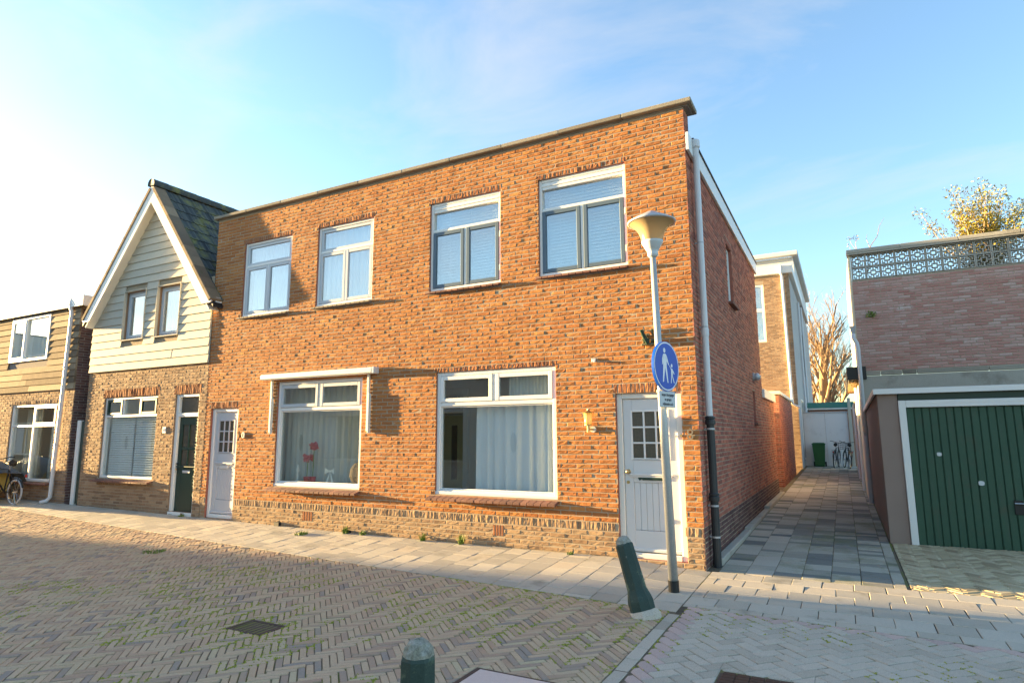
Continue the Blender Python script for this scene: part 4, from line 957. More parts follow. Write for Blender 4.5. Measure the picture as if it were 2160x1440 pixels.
# low range with eaves along the alley
low = thing('low_outbuilding', 'low brick outbuilding with black eaves along the right of the alley', 'outbuilding', (2.6, 14, 0))
r = random.Random(65)
lay_bricks(low, [(*q, 0) for q in brick_rects(0, 11.6, -.05, 2.85, [], r=r)], ['brick_alley'], (WX,WY+.05,0), (0,1,0), (-1,0,0), 0, 1.3, False, 66)
m = MB(); wall_sheet(m, (WX,WY+.05,0), (0,1,0), (-1,0,0), 0, 11.6, -.1, 2.95, [], .007); m.build('wall', ['mortar','brick_alley'], low, fix=False)
MB().bbox(1.76,WY-.05,2.90,2.16,WY-.02,3.20,.006).bbox(1.76,WY-.019,2.90,1.79,14.5,3.20,.006).build('fascia', 'black_paint', low)
for i in range(4): MB().bbox(1.80+.075*i,WY-.015,2.93,1.80+.075*i+.071,14.4,2.95,.004,r.random()).build('soffit_board', 'old_wood', low)
for yy, zz in ((11.0,2.9),(15.5,2.5)): MB().tube([(1.97,yy,zz),(1.97,yy,.2)], .04, 10).build('downpipe', 'pipe_white', low)
MB().bbox(1.97,17.6,.15,2.03,20,2.75,.01).build('post', 'siding', low)

# ------------------------------------------------------------------ end of the alley
shed = thing('brick_shed', 'brick shed with white coping jutting into the alley behind the corner house', 'shed', (-1.5, 17, 0))
r = random.Random(71)
lay_bricks(shed, [(*q, 0) for q in brick_rects(-2.2, -.2, .0, 2.95, [], r=r)], ['brick_side'], (0,14,0), (1,0,0), (0,-1,0), 0, 1, False, 72)
m = MB(); wall_sheet(m, (0,14,0), (1,0,0), (0,-1,0), -2.2, -.2, -.1, 3.0, [], .007); wall_sheet(m, (-.2,14,0), (0,1,0), (1,0,0), 0, 5.9, -.1, 3.0, [], .007); m.build('wall', ['mortar','brick_side'], shed, fix=False)
b2 = MB(); rr = random.Random(73)
for q in brick_rects(0, 5.9, .0, 2.95, [], r=r):
    vs, fs = brick_geo(q[1]-q[0], q[3]-q[2], .02, rr, False, 1); cy = 14+(q[0]+q[1])/2; cz = (q[2]+q[3])/2
    b2.add([(-.2-v[1], cy+v[0], cz+v[2]) for v in vs], fs, rr.random())
tag(b2.build('side_brickwork', 'brick_side', shed, fix=False), kind='stuff')
MB().bbox(-2.3,13.94,2.96,-.14,14.16,3.07,.008).bbox(-.36,14.161,2.96,-.14,19.95,3.07,.008).build('coping', 'cream_paint', shed)

bak = thing('back_house', 'tall tan brick house with grey rendered flank at the far end of the alley', 'house', (-2, 26, 0))
BY, BX = 20.0, .04
bw = (-1.75,-.98,5.55,8.05); bw2 = (-1.6,-1.05,2.6,3.1)
r = random.Random(75)
lay_bricks(bak, [(*q, 0) for q in brick_rects(-3.2, BX, -.1, 8.34, [bw,bw2,(bw[0],bw[1],8.05,8.17)], r=r)], ['brick_tan'], (0,BY,0), (1,0,0), (0,-1,0), 0, 1, False, 76)
m = MB(); wall_sheet(m, (0,BY,0), (1,0,0), (0,-1,0), -6, BX, -.2, 8.4, [bw,bw2], .007, .12); m.build('wall', ['mortar','brick_tan'], bak, fix=False)
MB().box(BX-.25,BY+.14,-.2,BX,36,8.4).build('flank_wall', 'render_grey', bak)
for a,b,c,d in (bw,bw2):
    f = MB(); f.bbox(a,BY+.03,c,a+.09,BY+.12,d,.008).bbox(b-.09,BY+.03,c,b,BY+.12,d,.008).bbox(a+.091,BY+.032,c,b-.091,BY+.12,c+.09,.008).bbox(a+.091,BY+.032,d-.09,b-.091,BY+.12,d,.008)
    if d-c > 1: f.bbox(a+.091,BY+.034,c+(d-c)*.52,b-.091,BY+.12,c+(d-c)*.58,.008)
    w = f.build('window', 'white_paint', bak); MB().box(a+.05,BY+.07,c+.05,b-.05,BY+.075,d-.05).build('pane', 'glass_up', w); MB().box(a,BY+.2,c,b,BY+.22,d).build('lining', 'blind', w)
MB().bbox(-6,BY-.14,8.40,BX+.16,BY+.02,8.78,.02).bbox(BX-.02,BY+.021,8.40,BX+.16,27.5,8.78,.02).build('cornice', 'white_paint', bak)
MB().box(-6,BY+.03,8.5,BX-.03,30,8.6).build('roof', 'dark_metal', bak)
MB().tube([(BX-.28,BY-.18,8.74),(BX-.28,BY-.16,8.45),(BX-.26,BY-.06,8.3),(BX-.2,BY-.06,2.9),(BX+.08,BY-.05,2.75)], .055, 10).build('downpipe', 'white_paint', bak)
for yy, z1 in ((24.5,8.0),(27,8.2)): MB().tube([(BX+.08,yy,z1),(BX+.08,yy,.3)], .05, 8).build('downpipe', 'pipe_white', bak)
for yy, z0, z1 in ((22.0,.6,3.2),(22.6,.6,3.2),(23.2,.6,3.2),(26,4.5,6.8),(26.8,4.5,6.8)):
    w = MB().bbox(BX-.01,yy,z0,BX+.03,yy+.42,z1,.004).build('window', 'white_paint', bak); MB().box(BX+.031,yy+.06,z0+.06,BX+.036,yy+.36,z1-.06).build('pane', 'dark_glass', w)
up = MB(); up.add([(-6,23.2,8.6),(BX+.1,23.2,8.6),(BX+.1,35,8.6),(-6,35,8.6),(-6,23.4,10.0),(BX+.05,23.4,10.0),(BX+.05,35,10.0),(-6,35,10.0)], [(0,3,2,1),(4,5,6,7),(0,1,5,4),(1,2,6,5),(2,3,7,6),(3,0,4,7)]); up.build('attic', 'house_white', bak)
MB().bbox(-6.2,23.05,10.0,BX+.28,23.35,10.22,.03).bbox(BX+.0,23.351,10.0,BX+.28,35.1,10.22,.03).build('cornice', 'house_white', bak)
MB().add([(-3.2,21.2,8.62),(-1.15,21.2,8.62),(-1.55,22.6,9.55),(-3.2,22.6,9.55)], [(0,1,2,3)]).build('dormer_roof', 'verge_tile', bak, fix=False)

gate = thing('alley_gate', 'pale grey panel gate closing the end of the alley', 'gate', (.9, 22.3, .25))
MB().bbox(.06,22.30,.24,.92,22.36,2.58,.01).build('panel', 'gate_white', gate); MB().bbox(.926,22.30,.24,1.80,22.36,2.58,.01).build('panel', 'gate_white', gate)
MB().bbox(.04,22.27,2.581,1.82,22.38,2.63,.006).build('cap', 'zinc', gate); MB().bbox(1.83,22.2,.2,1.95,22.36,3.2,.01).build('post', 'siding', gate)
tsh = thing('garden_shed', 'shed with teal roof edge rising behind the alley gate', 'shed', (1, 26, 0))
MB().bbox(.2,25.05,.2,3,28,2.80,.02).build('wall', 'brick_alley', tsh); MB().bbox(.1,24.9,2.90,3.2,25.04,3.16,.01).build('fascia', 'teal_paint', tsh); MB().bbox(.1,24.92,2.82,3.2,25.04,2.899,.01).build('trim', 'white_paint', tsh)
MB().bbox(.1,25.041,2.9,3.2,28.1,3.1,.01).build('roof', 'dark_metal', tsh)

# wheeled bin
bn = thing('wheelie_bin', 'green wheeled bin standing before the alley gate', 'bin', (.62, 21.85, .30))
z0 = gz(.6,21.85)
def taper(m, x, y, za, zb, a0, b0, a1, b1): 
    m.add([(x-a0,y-b0,za),(x+a0,y-b0,za),(x+a0,y+b0,za),(x-a0,y+b0,za),(x-a1,y-b1,zb),(x+a1,y-b1,zb),(x+a1,y+b1,zb),(x-a1,y+b1,zb)], [(0,3,2,1),(4,5,6,7),(0,1,5,4),(1,2,6,5),(2,3,7,6),(3,0,4,7)]); return m
taper(MB(), .62, 21.85, z0+.02, z0+.93, .18, .22, .245, .28).build('body', 'bin_green', bn)
MB().bbox(.35,21.53,z0+.931,.89,22.14,z0+.975,.02).bbox(.40,21.60,z0+.976,.84,22.10,z0+1.0,.012).build('lid', 'bin_green', bn)
MB().tube([(.40,22.18,z0+.95),(.84,22.18,z0+.95)], .016, 8).build('handle', 'bin_green', bn)
for sx in (.40,.84): MB().tube([(sx-.03,22.05,z0+.10),(sx+.03,22.05,z0+.10)], .10, 14).build('wheel', 'rubber', bn)

# bicycles
def ring(m, c, ax, rad, th, n=28, k=6):
    ax = Vector(ax).normalized(); e = ax.cross(Vector((0,0,1))).normalized(); g = ax.cross(e); c = Vector(c); b = len(m.v)
    for i in range(n):
        a = 2*math.pi*i/n; d = e*math.cos(a)+g*math.sin(a)
        for j in range(k):
            q = 2*math.pi*j/k; m.v.append(tuple(c+d*(rad+th*math.cos(q))+ax*th*math.sin(q)))
    m.faces([(b+i*k+j, b+((i+1)%n)*k+j, b+((i+1)%n)*k+(j+1)%k, b+i*k+(j+1)%k) for i in range(n) for j in range(k)])
def bicycle(name, label, loc, head, rw=.33, lean=0, fm='black_paint', tyre='rubber', basket=True, group=None):
    t = thing(name, label, 'bicycle', loc, group); o = Vector(loc); H = Vector((math.cos(head),math.sin(head),0)); S = Vector((-H.y,H.x,0))
    U = (Vector((0,0,1))*math.cos(lean)+S*math.sin(lean)); S2 = U.cross(H)*-1
    P = lambda a, b, c=0: o+H*a+U*b+S2*c
    for x in (-.52,.54):
        w = MB(); ring(w, P(x,rw), S2, rw-.035, .012, 28, 5)
        for i in range(14):
            a = 2*math.pi*i/14; w.tube([P(x,rw,.02 if i % 2 else -.02), P(x+math.cos(a)*(rw-.04), rw+math.sin(a)*(rw-.04))], .0025, 3, cap=False)
        w.tube([P(x,rw,-.05),P(x,rw,.05)], .02, 8); w = w.build('wheel', 'chrome', t, fix=False)
        q = MB(); ring(q, P(x,rw), S2, rw-.018, .020, 32, 7); q.build('tyre', tyre, w, smooth=True, fix=False)
        g = MB(); g.tube([P(x+math.cos(a)*(rw+.03), rw+math.sin(a)*(rw+.03)) for a in [R(20+14*i) for i in range(11)]], .022, 5); g.build('mudguard', fm, t)
    f = MB(); bb = P(-.08,.29); st = P(-.20,.80); hd = P(.40,.82); hb = P(.44,.66); ra = P(-.52,rw)
    for a,b,q in ((bb,st,.017),(st,hd,.015),(bb,hb,.019),(hd,hb,.02)): f.tube([a,b], q, 7)
    for sgn in (-.05,.05): f.tube([P(-.08,.29,sgn*.5),P(-.52,rw,sgn)], .010, 6); f.tube([P(-.19,.76,sgn*.3),P(-.52,rw,sgn)], .009, 6)
    f.build('frame', fm, t)
    fk = MB(); 
    for sgn in (-.05,.05): fk.tube([P(.44,.66,sgn*.7),P(.49,.45,sgn),P(.54,rw,sgn)], .011, 6)
    fk.tube([P(.39,.85),P(.44,.66)], .017, 7); fk.build('fork', fm, t)
    MB().tube([P(.20,1.06,-.28),P(.30,1.07,-.26),P(.38,1.02,-.10),P(.37,1.0,0),P(.38,1.02,.10),P(.30,1.07,.26),P(.20,1.06,.28)], .012, 7).tube([P(.37,1.0),P(.40,.82)], .012, 7).build('handlebar', 'dark_metal', t)
    sd = MB(); sd.tube([P(-.36,.93),P(-.28,.945),P(-.15,.94),P(-.03,.925)], [.07,.075,.045,.02], 8); sd.build('saddle', 'rubber', t, smooth=True)
    MB().tube([P(-.20,.78),P(-.23,.92)], .013, 7).build('seat_post', 'chrome', t)
    rk = MB(); 
    for sgn in (-.06,.06): rk.tube([P(-.22,.72,sgn),P(-.85,.72,sgn)], .007, 5); rk.tube([P(-.80,.72,sgn),P(-.54,rw,sgn)], .006, 5)
    rk.build('rack', 'dark_metal', t)
    MB().bbox(-.02,-.02,-.03,.02,.02,.03,.006).build('rear_light', 'red_plastic', t).matrix_basis = Matrix.Translation(P(-.90,.66))
    cr_ = MB(); ring(cr_, P(-.08,.29,.06), S2, .085, .008, 20, 5); cr_.tube([P(-.08,.29,.07),P(-.02,.14,.08)], .009, 6).tube([P(-.08,.29,-.07),P(-.14,.44,-.08)], .009, 6); cr_.build('crank', 'dark_metal', t)
    if basket:
        bk = MB(); q = [(.44,.72),(.44,1.0)]
        for z in (.74,.82,.90,.98): bk.tube([P(.45,z,-.17),P(.72,z,-.17),P(.72,z,.17),P(.45,z,.17),P(.45,z,-.17)], .008, 4)
        for c in (-.17,-.06,.06,.17): bk.tube([P(.45,.74,c),P(.45,.98,c)], .006, 4); bk.tube([P(.72,.74,c),P(.72,.98,c)], .006, 4); bk.tube([P(.45,.74,c),P(.72,.74,c)], .006, 4)
        bk.build('basket', 'rubber', t)
    return t, P
bicycle('bicycle', 'dark bicycle with front basket leaning nearest the right alley wall', (1.62,20.9,gz(1.6,20.9)), R(100), .34, R(-6))
bicycle('bicycle', 'dark bicycle parked behind the other one beside the alley gate', (1.25,21.3,gz(1.3,21.3)), R(82), .34, R(-4), basket=False)
cz = gz(-15.3,-.55)
cb, P = bicycle('cargo_bicycle', 'cargo bicycle under a dark tarpaulin at the left edge', (-15.85,-.50,cz), R(183), .29, 0, tyre='tyre_grey', basket=False)
bx = MB().bbox(-17.7,-.86,cz+.25,-16.35,-.14,cz+.72,.02).build('cargo_box', 'yellow_paint', cb)
tp = MB(); n, k = 16, 8; rr = random.Random(5)
for i in range(n+1):
    for j in range(k+1):
        x = -17.8+2.05*i/n; v = -1+2*j/k; hump = .34*math.sin(math.pi*min(1,(i+.6)/(n*.95)))**.6 if i < n else .02
        tp.v.append((x, -.5+v*.44+rr.uniform(-.012,.012), cz+.70+hump*(1-abs(v)**2.4)+(-.22 if abs(v) == 1 else 0)+rr.uniform(-.02,.02)))
tp.faces([(i*(k+1)+j,(i+1)*(k+1)+j,(i+1)*(k+1)+j+1,i*(k+1)+j+1) for i in range(n) for j in range(k)])
tp.build('tarpaulin', 'tarp', cb, smooth=True, fix=False)

# ------------------------------------------------------------------ bare tree
def tree(name, label, base, height, mname, seed, forks=7):
    t = thing(name, label, 'tree', base); r = random.Random(seed); tr = MB(); cr = MB()
    def grow(p, d, ln, rad, lev, m):
        n = 4; pts = [p]; q = p.copy(); dd = d.copy()
        for i in range(n):
            dd = (dd+Vector((r.gauss(0,.09),r.gauss(0,.09),r.gauss(.05,.05)))).normalized(); q = q+dd*(ln/n); pts.append(q.copy())
        m.tube(pts, [rad*(1-.55*i/n) for i in range(n+1)], 7 if lev < 2 else (5 if lev == 2 else 3), cap=lev < 1)
        if lev >= 4: return
        for b in range((forks if lev == 0 else 6 if lev == 1 else 5)):
            f = r.uniform(.22,1) if lev else .15+.85*(b+.5)/forks; i = min(n-1, int(f*n)); s = pts[i].lerp(pts[i+1], f*n-i)
            a = r.uniform(0,6.283); sp = r.uniform(.45,.8) if lev else r.uniform(.35,.75)
            nd_ = (dd*math.cos(sp)+(Vector((math.cos(a),math.sin(a),.35)).normalized())*math.sin(sp)).normalized()
            grow(s, nd_, ln*r.uniform(.42,.62)*(1.1-.5*f if lev == 0 else 1), rad*(1-.5*f)*.5, lev+1, cr)
    for k in range(3):
        a = R(k*120+20); grow(Vector(base)+Vector((.35*math.cos(a),.2*math.sin(a),0)), Vector((.10*math.cos(a),.06*math.sin(a),1)).normalized(), height*r.uniform(.8,1), .30, 0, tr)
    tr.build('trunk', mname, t, smooth=True, fix=False); cr.build('crown', 'twig', t, fix=False); return t
tree('bare_tree', 'tall leafless tree lit by the sun beyond the alley gate', (.55,40,0), 9.3, 'bark', 3, 9)

# ------------------------------------------------------------------ plants on the roof and weeds
def leaf_cloud(m, c, rad, n, size, r, sq=(1,1,1)):
    for _ in range(n):
        while 1:
            v = Vector((r.uniform(-1,1),r.uniform(-1,1),r.uniform(-1,1)))
            if v.length < 1: break
        p = Vector(c)+Vector((v.x*sq[0],v.y*sq[1],v.z*sq[2]))*rad
        a = Vector((r.gauss(0,1),r.gauss(0,1),r.gauss(0,1))).normalized(); b = a.orthogonal().normalized(); s = size*r.uniform(.6,1.3)
        m.add([tuple(p-a*s),tuple(p+b*s*.42),tuple(p+a*s),tuple(p-b*s*.42)], [(0,1,2,3)], r.random())
bush = thing('roof_bush', 'yellow-green bush growing on the flat roof above the openwork parapet', 'bush', (4.8,9.5,5.16))
r = random.Random(81); br = MB(); lv = MB()
for k in range(46):
    a = r.uniform(0,6.283); sp = r.uniform(.05,.75); d = Vector((math.cos(a)*sp*1.05,math.sin(a)*sp*.7,1)).normalized(); L_ = r.uniform(1.2,2.25)*(1-.18*sp)
    s = Vector((4.75+r.uniform(-.15,.3),9.5+r.uniform(-.15,.15),5.2)); pts = [s]; q = s.copy()
    for i in range(4): d = (d+Vector((r.gauss(0,.14),r.gauss(0,.1),.04))).normalized(); q = q+d*L_/4; pts.append(q.copy())
    br.tube(pts, [.018,.014,.011,.007,.004], 4, cap=False)
    for p in pts[1:]: leaf_cloud(lv, p, .21, 46, .038, r)
    leaf_cloud(lv, pts[3].lerp(pts[4],.5), .16, 34, .036, r)
leaf_cloud(lv, (4.2,9.2,6.08), .45, 130, .035, r, (1.3,.5,.28)); leaf_cloud(lv, (5.1,9.2,6.1), .45, 120, .035, r, (1.2,.5,.3))
br.build('stems', 'twig', bush, fix=False); lv.build('foliage', 'leaf', bush, fix=False)
tw_ = thing('roof_twig', 'thin bare twig sprouting from the left end of the openwork parapet', 'twig', (2.6,9.0,5.3))
MB().tube([(2.35,9,5.2),(2.46,9,5.95),(2.52,9,6.2),(2.68,9,6.42),(2.74,9,6.66),(2.86,9,6.86)], [.012,.010,.009,.007,.005,.002], 5).tube([(2.5,9,6.15),(2.44,9,6.4),(2.47,9,6.5)], [.006,.004,.002], 4).build('stem', 'twig', tw_, fix=False)
tw_ = thing('roof_seedling', 'small dry seedling with dark tips on the parapet corner', 'seedling', (2.1,9.0,5.3))
sm = MB().tube([(2.22,9,5.2),(2.24,9,6.0),(2.20,9,6.3),(2.24,9,6.42)], [.008,.007,.005,.003], 4).tube([(2.23,9,6.1),(2.12,9,6.3),(2.08,9,6.44)], [.005,.004,.002], 4).tube([(2.08,9,5.2),(2.10,9,6.0),(2.07,9,6.25)], [.008,.006,.003], 4)
sm.build('stem', 'twig', tw_, fix=False)
q = MB(); leaf_cloud(q, (2.08,9,6.45), .07, 12, .03, r); leaf_cloud(q, (2.22,9,6.44), .08, 14, .03, r); leaf_cloud(q, (2.05,9,6.28), .06, 8, .025, r); q.build('foliage', 'bark', tw_, fix=False)
fern = thing('wall_fern', 'small green fern growing from the pink brick wall', 'plant', (2.36,8.38,4.38))
q = MB(); leaf_cloud(q, (2.36,8.34,4.40), .10, 60, .035, r, (1.1,.5,.8)); q.build('foliage', 'weed', fern, fix=False)
def blades(m, c, rad, n, h, r, w=.004):
    for _ in range(n):
        a = r.uniform(0,6.283); q = rad*math.sqrt(r.random()); x, y = c[0]+q*math.cos(a), c[1]+q*math.sin(a); hh = h*r.uniform(.4,1.1); a2 = r.uniform(0,6.283); l = r.uniform(.1,.8)*hh
        z = gz(x,y)-.004; dx, dy = math.cos(a2), math.sin(a2)
        m.add([(x-dy*w,y+dx*w,z),(x+dy*w,y-dx*w,z),(x+dx*l*.5+dy*w*.7,y+dy*l*.5-dx*w*.7,z+hh*.65),(x+dx*l*.5-dy*w*.7,y+dy*l*.5+dx*w*.7,z+hh*.65),(x+dx*l,y+dy*l,z+hh)], [(0,1,2,3),(3,2,4)], r.random())
for (x,y,rad,n,h,lab) in ((-6.33,-.40,.10,120,.05,'low tuft of grass in the slabs below the awning window'),
    (-5.69,-.07,.05,60,.13,'leafy weed at the wall foot under the right end of the awning'),(-5.33,-.06,.05,45,.08,'small weed at the wall foot between the two large windows, nearest the awning'),
    (-4.16,-.06,.04,40,.12,'thin weed at the wall foot left of the curtained window'),(-3.48,-.05,.035,36,.17,'tall grass stalk at the wall foot under the curtained window'),
    (-7.45,-2.15,.16,150,.035,'flat green patch of moss and grass in the brick street'),(-1.75,-.06,.04,30,.05,'tiny weed at the wall foot beside the white door'),
    (-9.9,-.06,.05,50,.05,'tiny weed at the foot of the gabled house near its door')):
    t = thing('weed', lab, 'weed', (x,y,gz(x,y))); q = MB(); blades(q, (x,y), rad, n, h, r, .006); q.build('leaves', 'weed', t, fix=False)
# moss and fine grass in the paving joints
ms = MB(); r = random.Random(91)
from mathutils import noise as mn
def joint_moss(items, count, thr, dens):
    near = [it for it in items if (Vector((*it[4],0))-CAM).length < 9.5]
    for _ in range(count):
        it = r.choice(near); p = it[0]; i = r.randrange(len(p)); a, b = p[i], p[(i+1)%len(p)]; t = r.random(); x, y = a[0]+(b[0]-a[0])*t, a[1]+(b[1]-a[1])*t
        if mn.noise(Vector((x*.9,y*.9,3)))+.6*mn.noise(Vector((x*3,y*3,7))) < thr: continue
        z = gz(x,y)-.005; ang = math.atan2(b[1]-a[1],b[0]-a[0])
        for _ in range(dens):
            s = r.uniform(.005,.011); u = x+r.uniform(-.018,.018)*math.cos(ang)+r.gauss(0,.002); v = y+r.uniform(-.018,.018)*math.sin(ang)+r.gauss(0,.002); a2 = r.uniform(0,6.28)
            ms.add([(u+s*math.cos(a2),v+s*math.sin(a2),z),(u+s*math.cos(a2+2.1),v+s*math.sin(a2+2.1),z),(u+s*math.cos(a2+4.2),v+s*math.sin(a2+4.2),z),(u,v,z+s*1.1)], [(0,1,3),(1,2,3),(2,0,3)], r.random())
joint_moss(street_items, 22000, .02, 3); joint_moss(square_items, 1600, .0, 3)
tag(ms.build('joint_moss', 'moss', None, fix=False), 'moss and fine weeds in the joints of the paving', 'moss', kind='stuff')

# ------------------------------------------------------------------ text
def text_mesh(body, size, depth, mname, name='lettering'):
    cu = bpy.data.curves.new(name, 'FONT'); cu.body = body; cu.size = size; cu.extrude = depth/2; cu.align_x = 'CENTER'; cu.align_y = 'CENTER'; cu.resolution_u = 4
    o = bpy.data.objects.new(name, cu); COL.objects.link(o); bpy.context.view_layer.update()
    me = bpy.data.meshes.new_from_object(o.evaluated_get(bpy.context.evaluated_depsgraph_get())); me.name = name
    bpy.data.objects.remove(o); bpy.data.curves.remove(cu); me.materials.clear(); me.materials.append(MATS[mname]); return me
def face_matrix(c, right, upv):
    rt = Vector(right).normalized(); u = Vector(upv).normalized(); n = rt.cross(u)
    m = Matrix((rt,u,n)).transposed().to_4x4(); m.translation = Vector(c); return m

# ------------------------------------------------------------------ street lamp and signs
PB, PT = Vector((-.127,-1.115,0)), Vector((-.205,-1.13,3.72))
lam = thing('street_lamp', 'galvanised street lamp with trumpet-shaped frosted shade by the corner', 'street lamp', PB)
ax = (PT-PB).normalized()
MB().tube([PB+ax*.12,PB+ax*1.9,PB+ax*1.95,PT], [.051,.046,.042,.033], 18).build('pole', 'galvanised', lam, smooth=True)
MB().tube([PB-ax*.05,PB+ax*.13], .0575, 18).build('base_sleeve', 'black_paint', lam, smooth=False)
c = (PT.x,PT.y,0)
MB().lathe([(.042,3.68),(.058,3.70),(.058,3.735),(.052,3.74),(.075,3.77),(.118,3.845),(.124,3.87)], c, 24).build('collar', 'sign_grey', lam, smooth=True)
sh_ = MB().lathe([(.121,3.871),(.130,3.92),(.148,3.97),(.178,4.02),(.222,4.062),(.258,4.085)], c, 32); sh_.f = sh_.f[:-2]; sh_.r = sh_.r[:-2]; sh_.m = sh_.m[:-2]; sh_.build('shade', 'lamp_shade', lam, smooth=True, fix=False)
MB().lathe([(.262,4.083),(.276,4.086),(.279,4.098),(.20,4.145),(.11,4.19),(.05,4.225),(.012,4.235)], c, 32).build('cap', 'zinc', lam, smooth=True)
MB().lathe([(.022,3.95),(.034,4.0),(.034,4.05),(.02,4.08)], c, 10).build('bulb', 'white_cloth', lam, smooth=True)
n_ = Vector((.966,-.259,0)).normalized(); rt = Vector((.259,.966,0)).normalized(); Zu = Vector((0,0,1))
sc = PB+ax*2.41+n_*.085
sg = thing('traffic_sign', 'round blue footpath sign with white adult and child on the lamp pole', 'sign', sc)
M0 = face_matrix(sc, rt, Zu)                                # local x right, y up, z towards the reader
def disc(rad, z0, z1, mname, name, n=48):
    m = MB(); m.prism([(rad*math.cos(2*math.pi*i/n),rad*math.sin(2*math.pi*i/n)) for i in range(n)], (z0,z1), map=lambda a,b,c: (a,b,c)); o = m.build(name, mname, sg); o.matrix_basis = M0; return o
disc(.278,-.03,0,'sign_blue','plate'); disc(.271,.0006,.0016,'sign_white','border'); disc(.256,.0022,.0032,'sign_blue','field')
def figure(parts, name):
    m = MB()
    for pl in parts: m.prism([(a*.278,b*.278) for a,b in pl], (.004,.005), map=lambda a,b,c: (a,b,c))
    o = m.build(name, 'sign_white', sg); o.matrix_basis = M0
circ = lambda x,y,q,w=1: [(x+q*w*math.cos(i*.4488),y+q*math.sin(i*.4488)) for i in range(14)]
figure([circ(-.17,.63,.10,.85), [(-.28,.47),(-.19,.50),(-.07,.49),(.0,.42),(-.03,.0),(-.30,.0),(-.29,.3)], [(-.28,.46),(-.24,.34),(-.33,.06),(-.38,.06),(-.36,.3)], [(-.04,.46),(.02,.40),(.16,.07),(.12,.05),(-.06,.28)], [(-.30,.01),(-.14,.01),(-.30,-.64),(-.37,-.64)], [(-.17,.01),(-.03,.01),(.06,-.66),(-.01,-.66)]], 'adult_figure')
figure([circ(.38,.05,.075,.85), [(.31,-.06),(.40,-.06),(.45,-.11),(.43,-.36),(.31,-.36)], [(.31,-.06),(.33,-.13),(.19,.03),(.17,.06),(.23,.03)], [(.43,-.08),(.46,-.12),(.58,-.27),(.55,-.30),(.42,-.17)], [(.31,-.35),(.37,-.35),(.31,-.66),(.26,-.66)], [(.37,-.35),(.43,-.35),(.56,-.64),(.51,-.65)]], 'child_figure')
MB().tube([PB+ax*2.28,PB+ax*2.31], .056, 14).tube([PB+ax*2.52,PB+ax*2.55], .056, 14).build('bracket', 'zinc', sg)
tcn = PB+ax*2.045+n_*.075
ts = thing('text_sign', 'small white rectangular text sign under the round blue sign', 'sign', tcn); M1 = face_matrix(tcn, rt, Zu)
o = MB().bbox(-.175,-.088,-.02,.175,.088,0,.006).build('plate', 'sign_grey', ts); o.matrix_basis = M1
for k, tx in enumerate(('stegen doorgangen','en garages','vrijhouden a.u.b.')):
    me = text_mesh(tx, .041, .002, 'ink'); o = link('lettering', me, ts); o.matrix_basis = M1 @ Matrix.Translation((0,.048-.05*k,.0015)) @ Matrix.Diagonal((.86,1.15,1,1))
MB().tube([PB+ax*2.125,PB+ax*2.15], .056, 14).build('bracket', 'yellow_paint', ts)

# ------------------------------------------------------------------ bollards
def bollard(label, base, top, group='green bollards at the edge of the square'):
    t = thing('bollard', label, 'bollard', base, group); B = Vector(base); A = (Vector(top)-B); h = A.length; A.normalize()
    e = A.cross(Vector((0,1,0))).normalized(); f = e.cross(A)*-1; M = Matrix((e,f,A)).transposed().to_4x4(); M.translation = B; M = M @ Matrix.Rotation(R(12),4,'Z')
    o = MB().lathe([(.118,.045),(.120,.13),(.114,.16),(.098,.215),(.092,.24),(.085,h-.075),(.078,h-.062)], (0,0,0), 8).build('shaft', 'bollard_green', t); o.matrix_basis = M
    cp_ = MB().lathe([(.076,h-.064),(.074,h-.045),(.066,h-.024),(.050,h-.004),(.028,h+.008),(.006,h+.010)], (0,0,0), 11); rq = random.Random(int(h*1e4)); cp_.v = [(v[0]+rq.uniform(-.004,.004),v[1]+rq.uniform(-.004,.004),v[2]+rq.uniform(-.004,.004)) for v in cp_.v]
    o = cp_.build('cap', 'bollard_top', t); o.matrix_basis = M
    o = MB().lathe([(.15,-.06),(.155,.0),(.135,.035),(.12,.048)], (0,0,0), 8).build('foot', 'bollard_foot', t); o.matrix_basis = M
bollard('leaning green eight-sided bollard by the lamp post', (-.17,-2.08,0), (-.385,-2.02,.68))
bollard('green bollard with mossy grey top at the bottom edge', (-.285,-5.44,0), (-.285,-5.44,.685))

# ------------------------------------------------------------------ iron work in the road
dg = thing('drain_grate', 'rusty slotted drain grate in the brick street', 'drain', (-3.12,-3.96,0)); A = 0
Mg = Matrix.Translation((-3.12,-3.96,gz(-3.1,-3.96)+.001)) @ Matrix.Rotation(A,4,'Z')
q = MB().bbox(-.22,-.15,-.04,-.19,.15,.0,.004).bbox(.19,-.15,-.04,.22,.15,.0,.004).bbox(-.189,-.15,-.04,.189,-.122,.0,.004).bbox(-.189,.122,-.04,.189,.15,.0,.004); o = q.build('frame', 'iron', dg); o.matrix_basis = Mg
o = MB().box(-.19,-.12,-.10,.19,.12,-.09).build('sump', 'black_paint', dg); o.matrix_basis = Mg
for i in range(7):
    o = MB().bbox(-.165+.0555*i-.012,-.121,-.035,-.165+.0555*i+.012,.121,-.004,.004).build('bar', 'iron', dg); o.matrix_basis = Mg
pl = thing('inspection_plate', 'bright steel inspection plate in the street at the bottom edge', 'cover', (-.48,-4.12,0)); Mg = Matrix.Translation((-.48,-4.13,gz(-.5,-4.1))) @ Matrix.Rotation(0,4,'Z')
o = MB().bbox(-.36,-.20,-.02,.36,.20,.004,.003).build('plate', 'steel', pl); o.matrix_basis = Mg
o = MB().bbox(-.40,.206,-.02,.40,.225,.002,.003).bbox(-.40,-.225,-.02,.40,-.206,.002,.003).bbox(-.40,-.2059,-.02,-.366,.2059,.002,.003).bbox(.366,-.2059,-.02,.40,.2059,.002,.003).build('frame', 'iron', pl); o.matrix_basis = Mg
